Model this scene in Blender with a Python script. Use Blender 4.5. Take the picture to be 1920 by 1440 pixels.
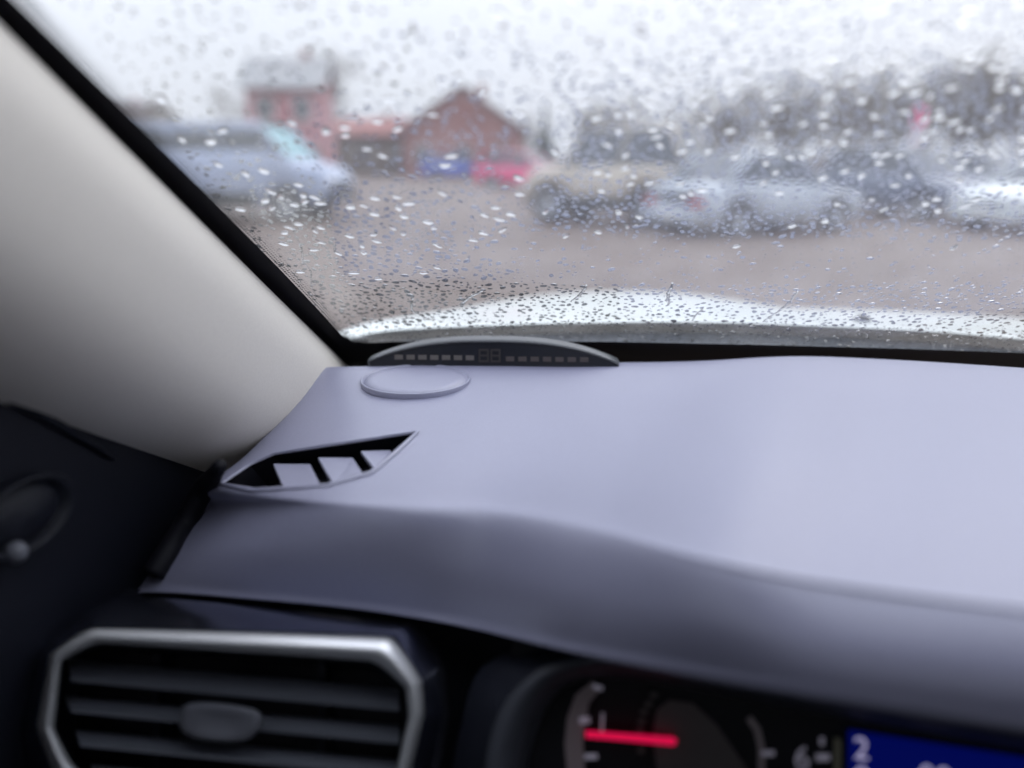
import bpy, bmesh, math, random
from mathutils import Vector as V, Matrix, noise as mnoise

random.seed(11)
R = math.radians
sc = bpy.context.scene
col = sc.collection
for o in list(bpy.data.objects):
    bpy.data.objects.remove(o)

# ------------------------------------------------------------------ camera
FPX, PITCH, YAW = 1450.0, R(16.3), R(13)          # focal length in photo pixels (1920 wide)
CAM = V((0, 0, 1.35))
cd = bpy.data.cameras.new('camera')
cam = bpy.data.objects.new('camera', cd)
col.objects.link(cam)
cam.location = CAM
cam.rotation_euler = (R(90) - PITCH, 0, YAW)
cd.sensor_width = 36
cd.lens = 36 * FPX / 1920
cd.clip_start, cd.clip_end = 0.01, 3000
cd.dof.use_dof = True
cd.dof.focus_distance = 0.605
cd.dof.aperture_fstop = 2.0
sc.camera = cam

# ------------------------------------------------------------------ sky, sun, exposure
SUN_EL, SUN_AZ = R(42), R(20)
w = bpy.data.worlds.new('World')
sc.world = w
w.use_nodes = True
nt = w.node_tree
bg = nt.nodes['Background']
sky = nt.nodes.new('ShaderNodeTexSky')
sky.sky_type = 'NISHITA'
sky.sun_disc = False
sky.sun_elevation = SUN_EL
sky.sun_rotation = SUN_AZ
sky.dust_density = 6
sky.air_density = 1.2
mixw = nt.nodes.new('ShaderNodeMix')
mixw.data_type = 'RGBA'
mixw.inputs[0].default_value = 0.9                      # an even, closed cloud cover over the clear sky
# standard overcast luminance: brighter overhead than at the horizon, the same all round
tcw = nt.nodes.new('ShaderNodeTexCoord')
sepw = nt.nodes.new('ShaderNodeSeparateXYZ')
nt.links.new(tcw.outputs['Generated'], sepw.inputs[0])
clw = nt.nodes.new('ShaderNodeClamp')
nt.links.new(sepw.outputs[2], clw.inputs[0])
maw = nt.nodes.new('ShaderNodeMath')
maw.operation = 'MULTIPLY_ADD'
nt.links.new(clw.outputs[0], maw.inputs[0])
maw.inputs[1].default_value = 2.0
maw.inputs[2].default_value = 1.0
vmw = nt.nodes.new('ShaderNodeVectorMath')
vmw.operation = 'SCALE'
vmw.inputs[0].default_value = (8.7, 8.95, 9.9)
nt.links.new(maw.outputs[0], vmw.inputs['Scale'])
nt.links.new(vmw.outputs[0], mixw.inputs[7])
nt.links.new(sky.outputs[0], mixw.inputs[6])
nt.links.new(mixw.outputs[2], bg.inputs[0])
bg.inputs[1].default_value = 0.10
sl = bpy.data.lights.new('sun', 'SUN')
sl.energy = 0.5
sl.angle = R(40)
sl.color = (1, 0.97, 0.93)
sun = bpy.data.objects.new('sun', sl)
col.objects.link(sun)
sd = V((math.sin(SUN_AZ) * math.cos(SUN_EL), math.cos(SUN_AZ) * math.cos(SUN_EL), math.sin(SUN_EL)))
sun.rotation_euler = (-sd).to_track_quat('-Z', 'Y').to_euler()
sun.location = (0, 0, 30)
vs = sc.view_settings
vs.view_transform = 'Standard'
vs.look = 'None'
vs.gamma = 1
vs.use_curve_mapping = False
vs.exposure = 0.08
sc.cycles.use_denoising = True
sc.cycles.max_bounces = 10
sc.cycles.transparent_max_bounces = 16
sc.cycles.transmission_bounces = 8
sc.cycles.sample_clamp_indirect = 6
sc.cycles.diffuse_bounces = 3
sc.cycles.glossy_bounces = 3
sc.cycles.use_adaptive_sampling = True
sc.cycles.adaptive_threshold = 0.02

# ------------------------------------------------------------------ helpers
fwd = V((-math.sin(YAW) * math.cos(PITCH), math.cos(YAW) * math.cos(PITCH), -math.sin(PITCH)))
rgt = V((math.cos(YAW), math.sin(YAW), 0))
upv = rgt.cross(fwd)


def ray(x, y):
    return fwd + rgt * ((x - 960) / FPX) + upv * ((720 - y) / FPX)


def at(x, y, d):
    return CAM + ray(x, y) * d


def atz(x, y, z):
    q = ray(x, y)
    return CAM + q * ((z - CAM.z) / q.z)


def atp(x, y, p, n):
    q = ray(x, y)
    return CAM + q * ((p - CAM).dot(n) / q.dot(n))


def proj(p):
    d = p - CAM
    k = d.dot(fwd)
    return 960 + FPX * d.dot(rgt) / k, 720 - FPX * d.dot(upv) / k, k


def mat(name, c, rough=0.5, metal=0.0, spec=0.5, coat=0.0, emit=None, es=0.0, noise=None, bump=None):
    m = bpy.data.materials.new(name)
    m.use_nodes = True
    n = m.node_tree
    b = n.nodes['Principled BSDF']
    b.inputs['Base Color'].default_value = (*c, 1)
    b.inputs['Roughness'].default_value = rough
    b.inputs['Metallic'].default_value = metal
    b.inputs['Specular IOR Level'].default_value = spec
    b.inputs['Coat Weight'].default_value = coat
    b.inputs['Coat Roughness'].default_value = 0.08
    if emit:
        b.inputs['Emission Color'].default_value = (*emit, 1)
        b.inputs['Emission Strength'].default_value = es
    tc = n.nodes.new('ShaderNodeTexCoord')
    if noise:                                            # (scale, second colour, detail)
        t = n.nodes.new('ShaderNodeTexNoise')
        t.inputs['Scale'].default_value = noise[0]
        t.inputs['Detail'].default_value = noise[2] if len(noise) > 2 else 5
        r = n.nodes.new('ShaderNodeValToRGB')
        r.color_ramp.elements[0].position = 0.35
        r.color_ramp.elements[1].position = 0.68
        r.color_ramp.elements[0].color = (*c, 1)
        r.color_ramp.elements[1].color = (*noise[1], 1)
        n.links.new(tc.outputs['Object'], t.inputs['Vector'])
        n.links.new(t.outputs[0], r.inputs[0])
        n.links.new(r.outputs[0], b.inputs['Base Color'])
    if bump:                                             # (scale, strength, distance)
        t = n.nodes.new('ShaderNodeTexNoise')
        t.inputs['Scale'].default_value = bump[0]
        t.inputs['Detail'].default_value = 3
        bp = n.nodes.new('ShaderNodeBump')
        bp.inputs['Strength'].default_value = bump[1]
        bp.inputs['Distance'].default_value = bump[2]
        n.links.new(tc.outputs['Object'], t.inputs['Vector'])
        n.links.new(t.outputs[0], bp.inputs['Height'])
        n.links.new(bp.outputs[0], b.inputs['Normal'])
    return m


def pane_mat(name, tint, film=0.0, film_col=(0.9, 0.9, 0.9)):
    """Thin sheet of glass: clear transmission, Fresnel reflection, a little scattering wet film."""
    m = bpy.data.materials.new(name)
    m.use_nodes = True
    n = m.node_tree
    n.nodes.remove(n.nodes['Principled BSDF'])
    out = n.nodes['Material Output']
    tr = n.nodes.new('ShaderNodeBsdfTransparent')
    tr.inputs[0].default_value = (*tint, 1)
    gl = n.nodes.new('ShaderNodeBsdfGlossy')
    gl.inputs['Roughness'].default_value = 0.02
    # Schlick reflectance, the same from both sides of the sheet
    ge = n.nodes.new('ShaderNodeNewGeometry')
    dp = n.nodes.new('ShaderNodeVectorMath')
    dp.operation = 'DOT_PRODUCT'
    n.links.new(ge.outputs['Incoming'], dp.inputs[0])
    n.links.new(ge.outputs['Normal'], dp.inputs[1])
    prev = dp.outputs['Value']
    for op, a, b in (('ABSOLUTE', None, None), ('SUBTRACT', 1.0, 'x'), ('POWER', 'x', 5.0), ('MULTIPLY_ADD', 'x', 0.96)):
        q = n.nodes.new('ShaderNodeMath')
        q.operation = op
        if op == 'SUBTRACT':
            q.inputs[0].default_value = 1.0
            n.links.new(prev, q.inputs[1])
        else:
            n.links.new(prev, q.inputs[0])
            if b is not None:
                q.inputs[1].default_value = b
            if op == 'MULTIPLY_ADD':
                q.inputs[2].default_value = 0.03
        prev = q.outputs[0]
    mx = n.nodes.new('ShaderNodeMixShader')
    n.links.new(prev, mx.inputs[0])
    src = tr.outputs[0]
    if film:
        tl = n.nodes.new('ShaderNodeBsdfTranslucent')
        tl.inputs[0].default_value = (*film_col, 1)
        m2 = n.nodes.new('ShaderNodeMixShader')
        tc = n.nodes.new('ShaderNodeTexCoord')
        t = n.nodes.new('ShaderNodeTexNoise')
        t.inputs['Scale'].default_value = 26
        t.inputs['Detail'].default_value = 6
        mr = n.nodes.new('ShaderNodeMapRange')
        mr.inputs[1].default_value = 0.3
        mr.inputs[2].default_value = 0.75
        mr.inputs[3].default_value = film * 0.45
        mr.inputs[4].default_value = film * 1.5
        n.links.new(tc.outputs['Object'], t.inputs['Vector'])
        n.links.new(t.outputs[0], mr.inputs[0])
        n.links.new(mr.outputs[0], m2.inputs[0])
        n.links.new(tr.outputs[0], m2.inputs[1])
        n.links.new(tl.outputs[0], m2.inputs[2])
        src = m2.outputs[0]
    n.links.new(src, mx.inputs[1])
    n.links.new(gl.outputs[0], mx.inputs[2])
    n.links.new(mx.outputs[0], out.inputs[0])
    return m


def tag(o, label=None, cat=None, group=None, kind=None):
    if label:
        o['label'] = label
    if cat:
        o['category'] = cat
    if group:
        o['group'] = group
    if kind:
        o['kind'] = kind
    return o


def empty(name, loc=(0, 0, 0), rz=0):
    o = bpy.data.objects.new(name, None)
    o.empty_display_size = 0.05
    o.location = loc
    o.rotation_euler = (0, 0, rz)
    col.objects.link(o)
    return o


def mesh(name, verts, faces, m, parent=None, smooth=False):
    me = bpy.data.meshes.new(name)
    me.from_pydata([tuple(v) for v in verts], [], faces)
    me.materials.append(m)
    if smooth:
        me.polygons.foreach_set('use_smooth', [True] * len(me.polygons))
    me.update()
    o = bpy.data.objects.new(name, me)
    col.objects.link(o)
    o.parent = parent
    return o


def bmobj(name, bm, m, parent=None, smooth=False):
    bmesh.ops.recalc_face_normals(bm, faces=bm.faces)
    me = bpy.data.meshes.new(name)
    bm.to_mesh(me)
    bm.free()
    me.materials.append(m)
    if smooth:
        me.polygons.foreach_set('use_smooth', [True] * len(me.polygons))
    o = bpy.data.objects.new(name, me)
    col.objects.link(o)
    o.parent = parent
    return o


def box(name, lo, hi, m, parent=None, bev=0.0, seg=2):
    bm = bmesh.new()
    bmesh.ops.create_cube(bm, size=1)
    lo, hi = V(lo), V(hi)
    for v in bm.verts:
        v.co = V([(lo[i] + hi[i]) / 2 + v.co[i] * (hi[i] - lo[i]) for i in range(3)])
    if bev:
        bmesh.ops.bevel(bm, geom=list(bm.edges), offset=bev, segments=seg, affect='EDGES', profile=0.6)
    return bmobj(name, bm, m, parent)


def cr(p0, p1, p2, p3, t):
    return 0.5 * ((2 * p1) + (p2 - p0) * t + (2 * p0 - 5 * p1 + 4 * p2 - p3) * t * t + (3 * p1 - p0 - 3 * p2 + p3) * t * t * t)


def spline(pts, n):
    out = []
    k = len(pts)
    for i in range(k - 1):
        a = pts[i - 1] if i else pts[0] * 2 - pts[1]
        d = pts[i + 2] if i + 2 < k else pts[-1] * 2 - pts[-2]
        for j in range(n):
            out.append(cr(a, pts[i], pts[i + 1], d, j / n))
    out.append(pts[-1].copy())
    return out


def loft(rows, nu, nv):
    """Smooth sheet through a grid of control points."""
    fine = [spline(r, nu) for r in rows]
    cols = [spline([r[i] for r in fine], nv) for i in range(len(fine[0]))]
    nr, nc = len(cols[0]), len(cols)
    vs_ = [cols[c][r] for r in range(nr) for c in range(nc)]
    fs = [(r * nc + c, r * nc + c + 1, (r + 1) * nc + c + 1, (r + 1) * nc + c) for r in range(nr - 1) for c in range(nc - 1)]
    return vs_, fs


def tube(bm, path, rads, seg=6, cap=True):
    rings = []
    for i, p in enumerate(path):
        d = (path[min(i + 1, len(path) - 1)] - path[max(i - 1, 0)])
        if d.length < 1e-9:
            d = V((0, 0, 1))
        d.normalize()
        a = d.cross(V((0, 0, 1)))
        if a.length < 1e-3:
            a = d.cross(V((1, 0, 0)))
        a.normalize()
        b = d.cross(a)
        r = rads[i] if isinstance(rads, (list, tuple)) else rads
        rings.append([bm.verts.new(p + (a * math.cos(2 * math.pi * k / seg) + b * math.sin(2 * math.pi * k / seg)) * r) for k in range(seg)])
    for i in range(len(rings) - 1):
        for k in range(seg):
            bm.faces.new((rings[i][k], rings[i][(k + 1) % seg], rings[i + 1][(k + 1) % seg], rings[i + 1][k]))
    if cap:
        bm.faces.new(rings[0][::-1])
        bm.faces.new(rings[-1])


def chaikin(p, n=2):
    for _ in range(n):
        q = []
        for i in range(len(p)):
            a, b = p[i], p[(i + 1) % len(p)]
            q += [a * 0.75 + b * 0.25, a * 0.25 + b * 0.75]
        p = q
    return p


# ------------------------------------------------------------------ materials
M = {}
M['dash'] = mat('dash_plastic', (0.262, 0.265, 0.37), 0.42, spec=1.0, noise=(900, (0.24, 0.242, 0.34), 2), bump=(1400, 0.12, 0.0004))
M['cream'] = mat('cream_trim', (0.74, 0.70, 0.635), 0.75, noise=(600, (0.70, 0.66, 0.60), 2), bump=(900, 0.1, 0.0004))
M['black'] = mat('black_plastic', (0.006, 0.007, 0.013), 0.55, spec=0.25)
M['door'] = mat('door_plastic', (0.006, 0.007, 0.013), 0.55, spec=0.25, bump=(700, 0.1, 0.0004))
M['rubber'] = mat('black_frit', (0.006, 0.006, 0.010), 0.6, spec=0.2)
M['piano'] = mat('dark_chrome', (0.30, 0.32, 0.42), 0.22, metal=1)
M['chrome'] = mat('satin_silver', (0.84, 0.85, 0.88), 0.34, metal=0.6)
M['slat'] = mat('vent_slat_plastic', (0.13, 0.14, 0.17), 0.45, spec=0.4)
M['cowl_trim'] = mat('cluster_cowl_plastic', (0.04, 0.043, 0.056), 0.5, spec=0.35)
M['tab'] = mat('vent_tab_plastic', (0.12, 0.125, 0.15), 0.4, spec=0.4)
M['bonnet'] = mat('white_car_paint', (0.86, 0.91, 0.885), 0.35, coat=0.4, noise=(60, (0.84, 0.89, 0.865)))
M['cowl'] = mat('wet_cowl_plastic', (0.022, 0.026, 0.034), 0.35, spec=0.4, noise=(180, (0.10, 0.115, 0.14), 6), bump=(220, 0.5, 0.003))
M['roof'] = mat('headlining', (0.40, 0.39, 0.37), 0.9)
M['carpet'] = mat('dark_carpet', (0.02, 0.02, 0.022), 0.95)
M['display'] = mat('display_housing', (0.09, 0.095, 0.105), 0.38, spec=0.5)
M['display_face'] = mat('display_face', (0.012, 0.014, 0.022), 0.25, spec=0.4)
M['led_off'] = mat('unlit_led', (0.15, 0.135, 0.125), 0.5)
M['led_dim'] = mat('unlit_digit', (0.04, 0.034, 0.034), 0.5)
M['dial'] = mat('dial_face', (0.006, 0.006, 0.009), 0.6, spec=0.2)
M['dial_ring'] = mat('dial_ring', (0.20, 0.16, 0.17), 0.35, spec=0.5)
M['dial_cone'] = mat('dial_inner_cone', (0.05, 0.038, 0.04), 0.5)
M['dial_mark'] = mat('dial_print', (0.45, 0.43, 0.5), 0.6, emit=(0.45, 0.42, 0.55), es=0.12)
M['needle'] = mat('lit_needle', (0.5, 0.01, 0.05), 0.5, emit=(0.68, 0.001, 0.06), es=0.8)
M['lcd'] = mat('lit_blue_screen', (0.0, 0.0, 0.03), 0.6, spec=0.1, emit=(0.0, 0.002, 0.07), es=0.9)
M['lcd_mark'] = mat('lit_screen_print', (0.5, 0.5, 0.6), 0.5, emit=(0.42, 0.38, 0.58), es=0.6)
M['windscreen'] = pane_mat('wet_windscreen', (0.90, 0.915, 0.92), film=0.035)
M['pane'] = pane_mat('light_cutting_side_glass', (0.30, 0.32, 0.33))  # dark tint added to cut the daylight through the side windows
M['shade_seat'] = mat('dark_seat_cloth', (0.025, 0.025, 0.028), 0.9, bump=(400, 0.2, 0.001))
mw = bpy.data.materials.new('rain_water')
mw.use_nodes = True
nw = mw.node_tree
nw.nodes.remove(nw.nodes['Principled BSDF'])
gb = nw.nodes.new('ShaderNodeBsdfGlass')
gb.inputs['IOR'].default_value = 1.33
gb.inputs['Roughness'].default_value = 0.0
nw.links.new(gb.outputs[0], nw.nodes['Material Output'].inputs[0])
M['water'] = mw

# ------------------------------------------------------------------ ground
M['ground'] = mat('wet_asphalt', (0.128, 0.095, 0.080), 0.6, spec=0.25, noise=(0.35, (0.175, 0.134, 0.115), 8), bump=(3.0, 0.35, 0.03))
tag(mesh('ground', [(-900, -300, 0), (900, -300, 0), (900, 1500, 0), (-900, 1500, 0)], [(0, 1, 2, 3)], M['ground']), kind='structure')

# ================================================================== the car we sit in
car = tag(empty('car', (0.40, 0.2, 0)), 'white car that the view is taken from, grey dashboard and cream pillar inside', 'car')


def cpart(o):
    """hang a world-space mesh under the car without moving it"""
    o.parent = car
    o.matrix_parent_inverse = Matrix.Translation(-car.location)
    return o


def sub(o, parent):
    o.parent = parent
    return o


# ---- windscreen plane
W0 = at(650, 640, 0.74)
W1 = atz(1920, 662, W0.z)
wb = (W1 - W0).normalized()
RAKE = R(34)
wback = V((wb.y, -wb.x, 0))
ws = wback * math.cos(RAKE) + V((0, 0, 1)) * math.sin(RAKE)
wn = wb.cross(ws).normalized()
if wn.y < 0:
    wn = -wn                                               # outward: forward and up


def wp(a, c, off=0.0):
    return W0 + wb * a + ws * c + wn * off


def wpx(x, y, off=0.0):
    return atp(x, y, W0 + wn * off, wn)


def wac(p):
    d = p - W0
    return d.dot(wb), d.dot(ws)


# glass slab
TH = 0.005
A0, A1, C0, C1 = -0.05, 1.42, -0.10, 0.72
gv = [wp(a, c, o) for o in (0, TH) for a, c in ((A0, C0), (A1, C0), (A1 - 0.10, C1), (A0 + 0.02, C1))]
gf = [(0, 1, 2, 3), (7, 6, 5, 4)]
glass = cpart(mesh('windscreen', gv, gf, M['windscreen']))

# black frit: bottom band and pillar band, on the inside face
edge_px = [(1980, 664), (1700, 654), (1400, 646), (1150, 641), (900, 640), (740, 641), (690, 643), (660, 640), (640, 627), (600, 584), (520, 500), (420, 398), (300, 276), (180, 155), (60, 34), (0, -26), (-120, -146)]
inner = [wpx(x, y, -0.0015) for x, y in edge_px]
outer = []
for (x, y), p in zip(edge_px, inner):
    a, c = wac(p)
    if x > 900:
        outer.append(wp(a, -0.095, -0.0015))
    elif x > 620:
        k = (900 - x) / 280
        outer.append(wp(a - 0.05 * k, -0.095 + 0.012 * k, -0.0015))
    else:
        outer.append(wp(a - 0.055, c - 0.005, -0.0015))
ni = len(inner)
cpart(mesh('windscreen_border', inner + outer, [(i, i + 1, ni + i + 1, ni + i) for i in range(ni - 1)], M['rubber']))
# frit dots that fade the border out
bm = bmesh.new()
fine_edge = spline([wpx(x, y, -0.0012) for x, y in edge_px[6:]], 30)
for i in range(0, len(fine_edge) - 1):
    p = fine_edge[i]
    t = (fine_edge[i + 1] - p)
    if t.length < 1e-6:
        continue
    t.normalize()
    nrm = wn.cross(t)
    if nrm.dot(wb) < 0:
        nrm = -nrm
    for k in range(4):
        q = p + nrm * (0.0022 + 0.0026 * k) + t * (0.0012 if k % 2 else 0)
        r = 0.0009 * (1 - 0.2 * k)
        bm.faces.new([bm.verts.new(q + (t * math.cos(s * math.pi / 3) + nrm * math.sin(s * math.pi / 3)) * r) for s in range(6)])
o = bmobj('border_dots', bm, M['rubber'])
tag(cpart(o), kind='stuff')

# ---- bonnet
far = [(560, 660, .80), (640, 634, .86), (700, 614, .98), (780, 598, 1.12), (870, 580, 1.30), (940, 566, 1.48), (1000, 557, 1.62), (1080, 550, 1.70), (1150, 548, 1.72), (1230, 550, 1.72),
       (1320, 557, 1.72), (1400, 569, 1.72), (1470, 580, 1.72), (1600, 584, 1.72), (1750, 590, 1.70), (1920, 600, 1.68), (2200, 622, 1.62), (2600, 668, 1.55)]
near = [(560, 672, .79), (640, 640, .83), (700, 622, .86), (780, 614, .86), (870, 609, .86), (940, 606, .86), (1000, 603, .86), (1080, 601, .86), (1150, 600, .86), (1230, 599, .86),
        (1320, 600, .86), (1400, 602, .86), (1470, 605, .86), (1600, 610, .855), (1750, 618, .845), (1920, 632, .83), (2200, 660, .81), (2600, 705, .78)]
Fp = [at(*p) for p in far]
Np = [at(*p) for p in near]
rows = [[p + V((0, 0.03, -0.012)) for p in Np], [p + V((0, 0.004, -0.004)) for p in Np], Np]
for k in (0.3, 0.6, 0.85):
    rows.append([Np[i].lerp(Fp[i], k) + V((0, 0, 0.010 * math.sin(math.pi * k))) for i in range(len(Fp))])
rows.append(Fp)
rows.append([p + V((-0.02 if i < 6 else 0, 0.06, -0.035)) for i, p in enumerate(Fp)])
rows.append([p + V((-0.04 if i < 6 else 0, 0.10, -0.16)) for i, p in enumerate(Fp)])
rows.append([V((p.x - (0.05 if i < 6 else 0), p.y + 0.12, 0.35)) for i, p in enumerate(Fp)])
v_, f_ = loft(rows, 4, 5)
cpart(mesh('bonnet', v_, f_, M['bonnet'], smooth=True))
# washer nozzle on the bonnet
nb = at(1617, 601, .93)
bm = bmesh.new()
bmesh.ops.create_uvsphere(bm, u_segments=12, v_segments=8, radius=1)
for v in bm.verts:
    v.co = V((v.co.x * 0.010, v.co.y * 0.014, max(v.co.z, -0.3) * 0.007)) + nb
cpart(bmobj('washer_nozzle', bm, M['black'], smooth=True))
# cowl panel between bonnet and glass
cw0 = [at(x, y + 1, d - 0.01) for x, y, d in near]
cw1 = [wpx(x, min(y + 75, 760), 0.012) for x, y, d in near]
rows = [[p + V((0, .04, -0.022)) for p in cw0], [p + V((0, 0.0, -0.014)) for p in cw0], [cw0[i].lerp(cw1[i], .4) + V((0, 0, -0.010)) for i in range(len(cw0))], cw1]
v_, f_ = loft(rows, 3, 4)
cpart(mesh('cowl_panel', v_, f_, M['cowl'], smooth=True))

# ---- dashboard
U = [
    # back edge, below the glass
    [(560, 676, 1.158), (720, 668, 1.158), (900, 662, 1.158), (1100, 660, 1.158), (1300, 660, 1.158), (1480, 658, 1.158), (1650, 662, 1.158), (1920, 676, 1.158), (2250, 700, 1.158)],
    [(590, 692, 1.171), (720, 686, 1.171), (900, 681, 1.171), (1100, 680, 1.171), (1300, 677, 1.173), (1480, 668, 1.178), (1650, 673, 1.178), (1920, 690, 1.178), (2250, 715, 1.178)],
    [(560, 752, 1.169), (700, 750, 1.170), (880, 748, 1.170), (1060, 748, 1.170), (1240, 746, 1.175), (1440, 742, 1.186), (1640, 750, 1.186), (1920, 765, 1.187), (2250, 790, 1.187)],
    [(470, 850, 1.164), (630, 850, 1.166), (810, 852, 1.166), (985, 854, 1.167), (1160, 858, 1.177), (1400, 870, 1.191), (1640, 885, 1.192), (1920, 910, 1.193), (2250, 940, 1.193)],
    [(380, 918, 1.157), (560, 926, 1.160), (750, 930, 1.160), (930, 934, 1.160), (1110, 962, 1.172), (1320, 1022, 1.186), (1560, 1068, 1.190), (1920, 1112, 1.191), (2250, 1150, 1.191)],
    [(368, 950, 1.150), (550, 956, 1.153), (740, 962, 1.153), (915, 970, 1.153), (1090, 1002, 1.164), (1310, 1058, 1.178), (1556, 1104, 1.184), (1920, 1152, 1.186), (2250, 1190, 1.186)],
    [(320, 1030, 1.132), (510, 1036, 1.133), (710, 1048, 1.132), (895, 1066, 1.132), (1075, 1110, 1.144), (1300, 1160, 1.158), (1548, 1204, 1.166), (1920, 1258, 1.170), (2250, 1300, 1.170)],
    [(278, 1094, 1.117), (480, 1106, 1.116), (690, 1126, 1.114), (880, 1156, 1.113), (1062, 1198, 1.124), (1284, 1240, 1.140), (1540, 1284, 1.149), (1920, 1342, 1.154), (2250, 1385, 1.154)],
    [(262, 1112, 1.109), (474, 1122, 1.108), (690, 1142, 1.106), (878, 1174, 1.105), (1060, 1216, 1.116), (1282, 1258, 1.132), (1540, 1302, 1.141), (1920, 1360, 1.146), (2250, 1404, 1.146)],
]
rows = []
for k in (2, 3, 4):
    for i, dzz in ((0, (0, 0, -.008, -.022, -.026)[k]), (1, (0, 0, -.001, -.004, -.006)[k]), (4, .003), (5, .012 if k < 4 else .009), (6, .006), (7, .009), (8, .009)):
        U[k][i] = (U[k][i][0], U[k][i][1], U[k][i][2] + dzz)
DZ7 = [-.014, -.014, -.013, -.010, .001, .012, .016, .016, .016]
for i in range(9):                                          # front face: steep on the left, gentler under the hood
    z4, z7 = U[4][i][2], U[7][i][2] + DZ7[i]
    for k, fr in ((5, .055), (6, .50), (7, 1.0)):
        U[k][i] = (U[k][i][0], U[k][i][1], z4 - fr * (z4 - z7))
    U[8][i] = (U[8][i][0], U[8][i][1], z7 - .008)
for k in (5, 6, 7, 8):                                       # the left end turns away towards the door
    for i, dzz in ((0, -.022), (1, -.005)):
        U[k][i] = (U[k][i][0], U[k][i][1], U[k][i][2] + dzz)
for ri, r in enumerate(U):
    pts = [atz(*p) for p in r]
    if ri == 0:                                             # the rear edge dives below the glass
        pts = [atz(*p) + V((0, 0.012, -0.045)) for p in U[1]]
    rows.append([pts[0] + V((-0.006, 0.012, -0.07)), pts[0] + V((-0.004, 0.004, -0.016))] + pts)
rows.append([p + V((0, 0.05, -0.012)) for p in rows[-1]])
v_, f_ = loft(rows, 8, 7)
bm = bmesh.new()
bvs = [bm.verts.new(v) for v in v_]
for q in f_:
    bm.faces.new([bvs[i] for i in q])
# cut the demister opening into the dashboard
dpx = [(418, 907), (470, 872), (515, 852), (640, 833), (778, 812), (735, 850), (692, 886), (612, 909), (480, 917)]
dz = 1.163
dpx = [(a[0] + (b[0] - a[0]) * k / 3, a[1] + (b[1] - a[1]) * k / 3) for a, b in zip(dpx, dpx[1:] + dpx[:1]) for k in range(3)]
bm.normal_update()
from mathutils.bvhtree import BVHTree
dtree = BVHTree.FromBMesh(bm)


def ond(x, y):
    """point of the dashboard surface seen at a photo pixel"""
    hit = dtree.ray_cast(CAM, ray(x, y).normalized())[0]
    return hit if hit is not None else atz(x, y, dz)


dpoly = [ond(x, y) for x, y in dpx]
dcen = sum(dpoly, V()) / len(dpoly)


def inside(p, poly):
    c = False
    for i in range(len(poly)):
        a, b = poly[i], poly[i - 1]
        if (a.y > p.y) != (b.y > p.y) and p.x < (b.x - a.x) * (p.y - a.y) / (b.y - a.y) + a.x:
            c = not c
    return c


for i in range(len(dpoly)):
    a, b = dpoly[i], dpoly[(i + 1) % len(dpoly)]
    n_ = (b - a).cross(V((0, 0, 1))).normalized()
    faces = [f for f in bm.faces if (f.calc_center_median() - dcen).xy.length < 0.10 and f.calc_center_median().z > 1.11]
    geom = set(faces)
    for f in faces:
        geom.update(f.edges)
        geom.update(f.verts)
    bmesh.ops.bisect_plane(bm, geom=list(geom), plane_co=a, plane_no=n_, dist=1e-6)
bmesh.ops.delete(bm, geom=[f for f in bm.faces if f.calc_center_median().z > 1.10 and inside(V(proj(f.calc_center_median())), [V(p) for p in dpx])], context='FACES')
rim = []
for p in dpoly:
    rim.append(p.copy())
for v in list(bm.verts):
    if not v.link_faces:
        bm.verts.remove(v)
dash = cpart(bmobj('dashboard', bm, M['dash'], smooth=True))

# ---- side window demister vent in the dashboard
dv = cpart(empty('demister_vent', dcen))
car_inv = dv.matrix_parent_inverse


def dsub(o, root, origin):
    o.parent = root
    o.matrix_parent_inverse = Matrix.Translation(-V(origin))
    return o


bm = bmesh.new()
top = [bm.verts.new(p + V((0, 0, -0.0005))) for p in rim]
bot = [bm.verts.new(p * 0.9 + dcen * 0.1 + V((0, 0.012, -0.022))) for p in rim]
for i in range(len(rim)):
    j = (i + 1) % len(rim)
    bm.faces.new((top[i], top[j], bot[j], bot[i]))
bm.faces.new(bot)
dsub(bmobj('vent_pocket', bm, M['rubber']), dv, dcen)
# rim: thin raised lip round the opening
bm = bmesh.new()
cen = sum(rim, V()) / len(rim)
loops = []
for off, h in ((0.0035, 0.0002), (0.0022, 0.0013), (0.0008, 0.0012), (0.0002, -0.0004)):
    loops.append([bm.verts.new(p + (p - cen).normalized() * off + V((0, 0, h))) for p in rim])
for a, b in zip(loops, loops[1:]):
    for i in range(len(rim)):
        j = (i + 1) % len(rim)
        bm.faces.new((a[i], a[j], b[j], b[i]))
dsub(bmobj('vent_rim', bm, M['dash'], smooth=True), dv, dcen)
# vanes: wide sloping plates, flush at the front, sunk at the back
for (f0, f1, b0, b1) in (((532, 911), (602, 908), (512, 862), (580, 852)), ((626, 905), (684, 889), (596, 850), (660, 840)), ((704, 877), (738, 848), (676, 838), (730, 826))):
    z = dz - 0.002
    P = [ond(*f0) + V((0, 0, -.0015)), ond(*f1) + V((0, 0, -.002)), ond(*b1) + V((0, 0, -.007)), ond(*b0) + V((0, 0, -.003))]
    dn = V((0, 0, -0.0025))
    bm = bmesh.new()
    a = [bm.verts.new(p) for p in P]
    b = [bm.verts.new(p + dn) for p in P]
    bm.faces.new(a)
    bm.faces.new(b[::-1])
    for i in range(4):
        j = (i + 1) % 4
        bm.faces.new((a[i], a[j], b[j], b[i]))
    dsub(bmobj('vane', bm, M['dash']), dv, dcen)

# ---- round speaker grille on the dashboard


def dash_z(x, y):
    return min(dash.data.vertices, key=lambda v: (v.co.x - x) ** 2 + (v.co.y - y) ** 2).co.z


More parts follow.
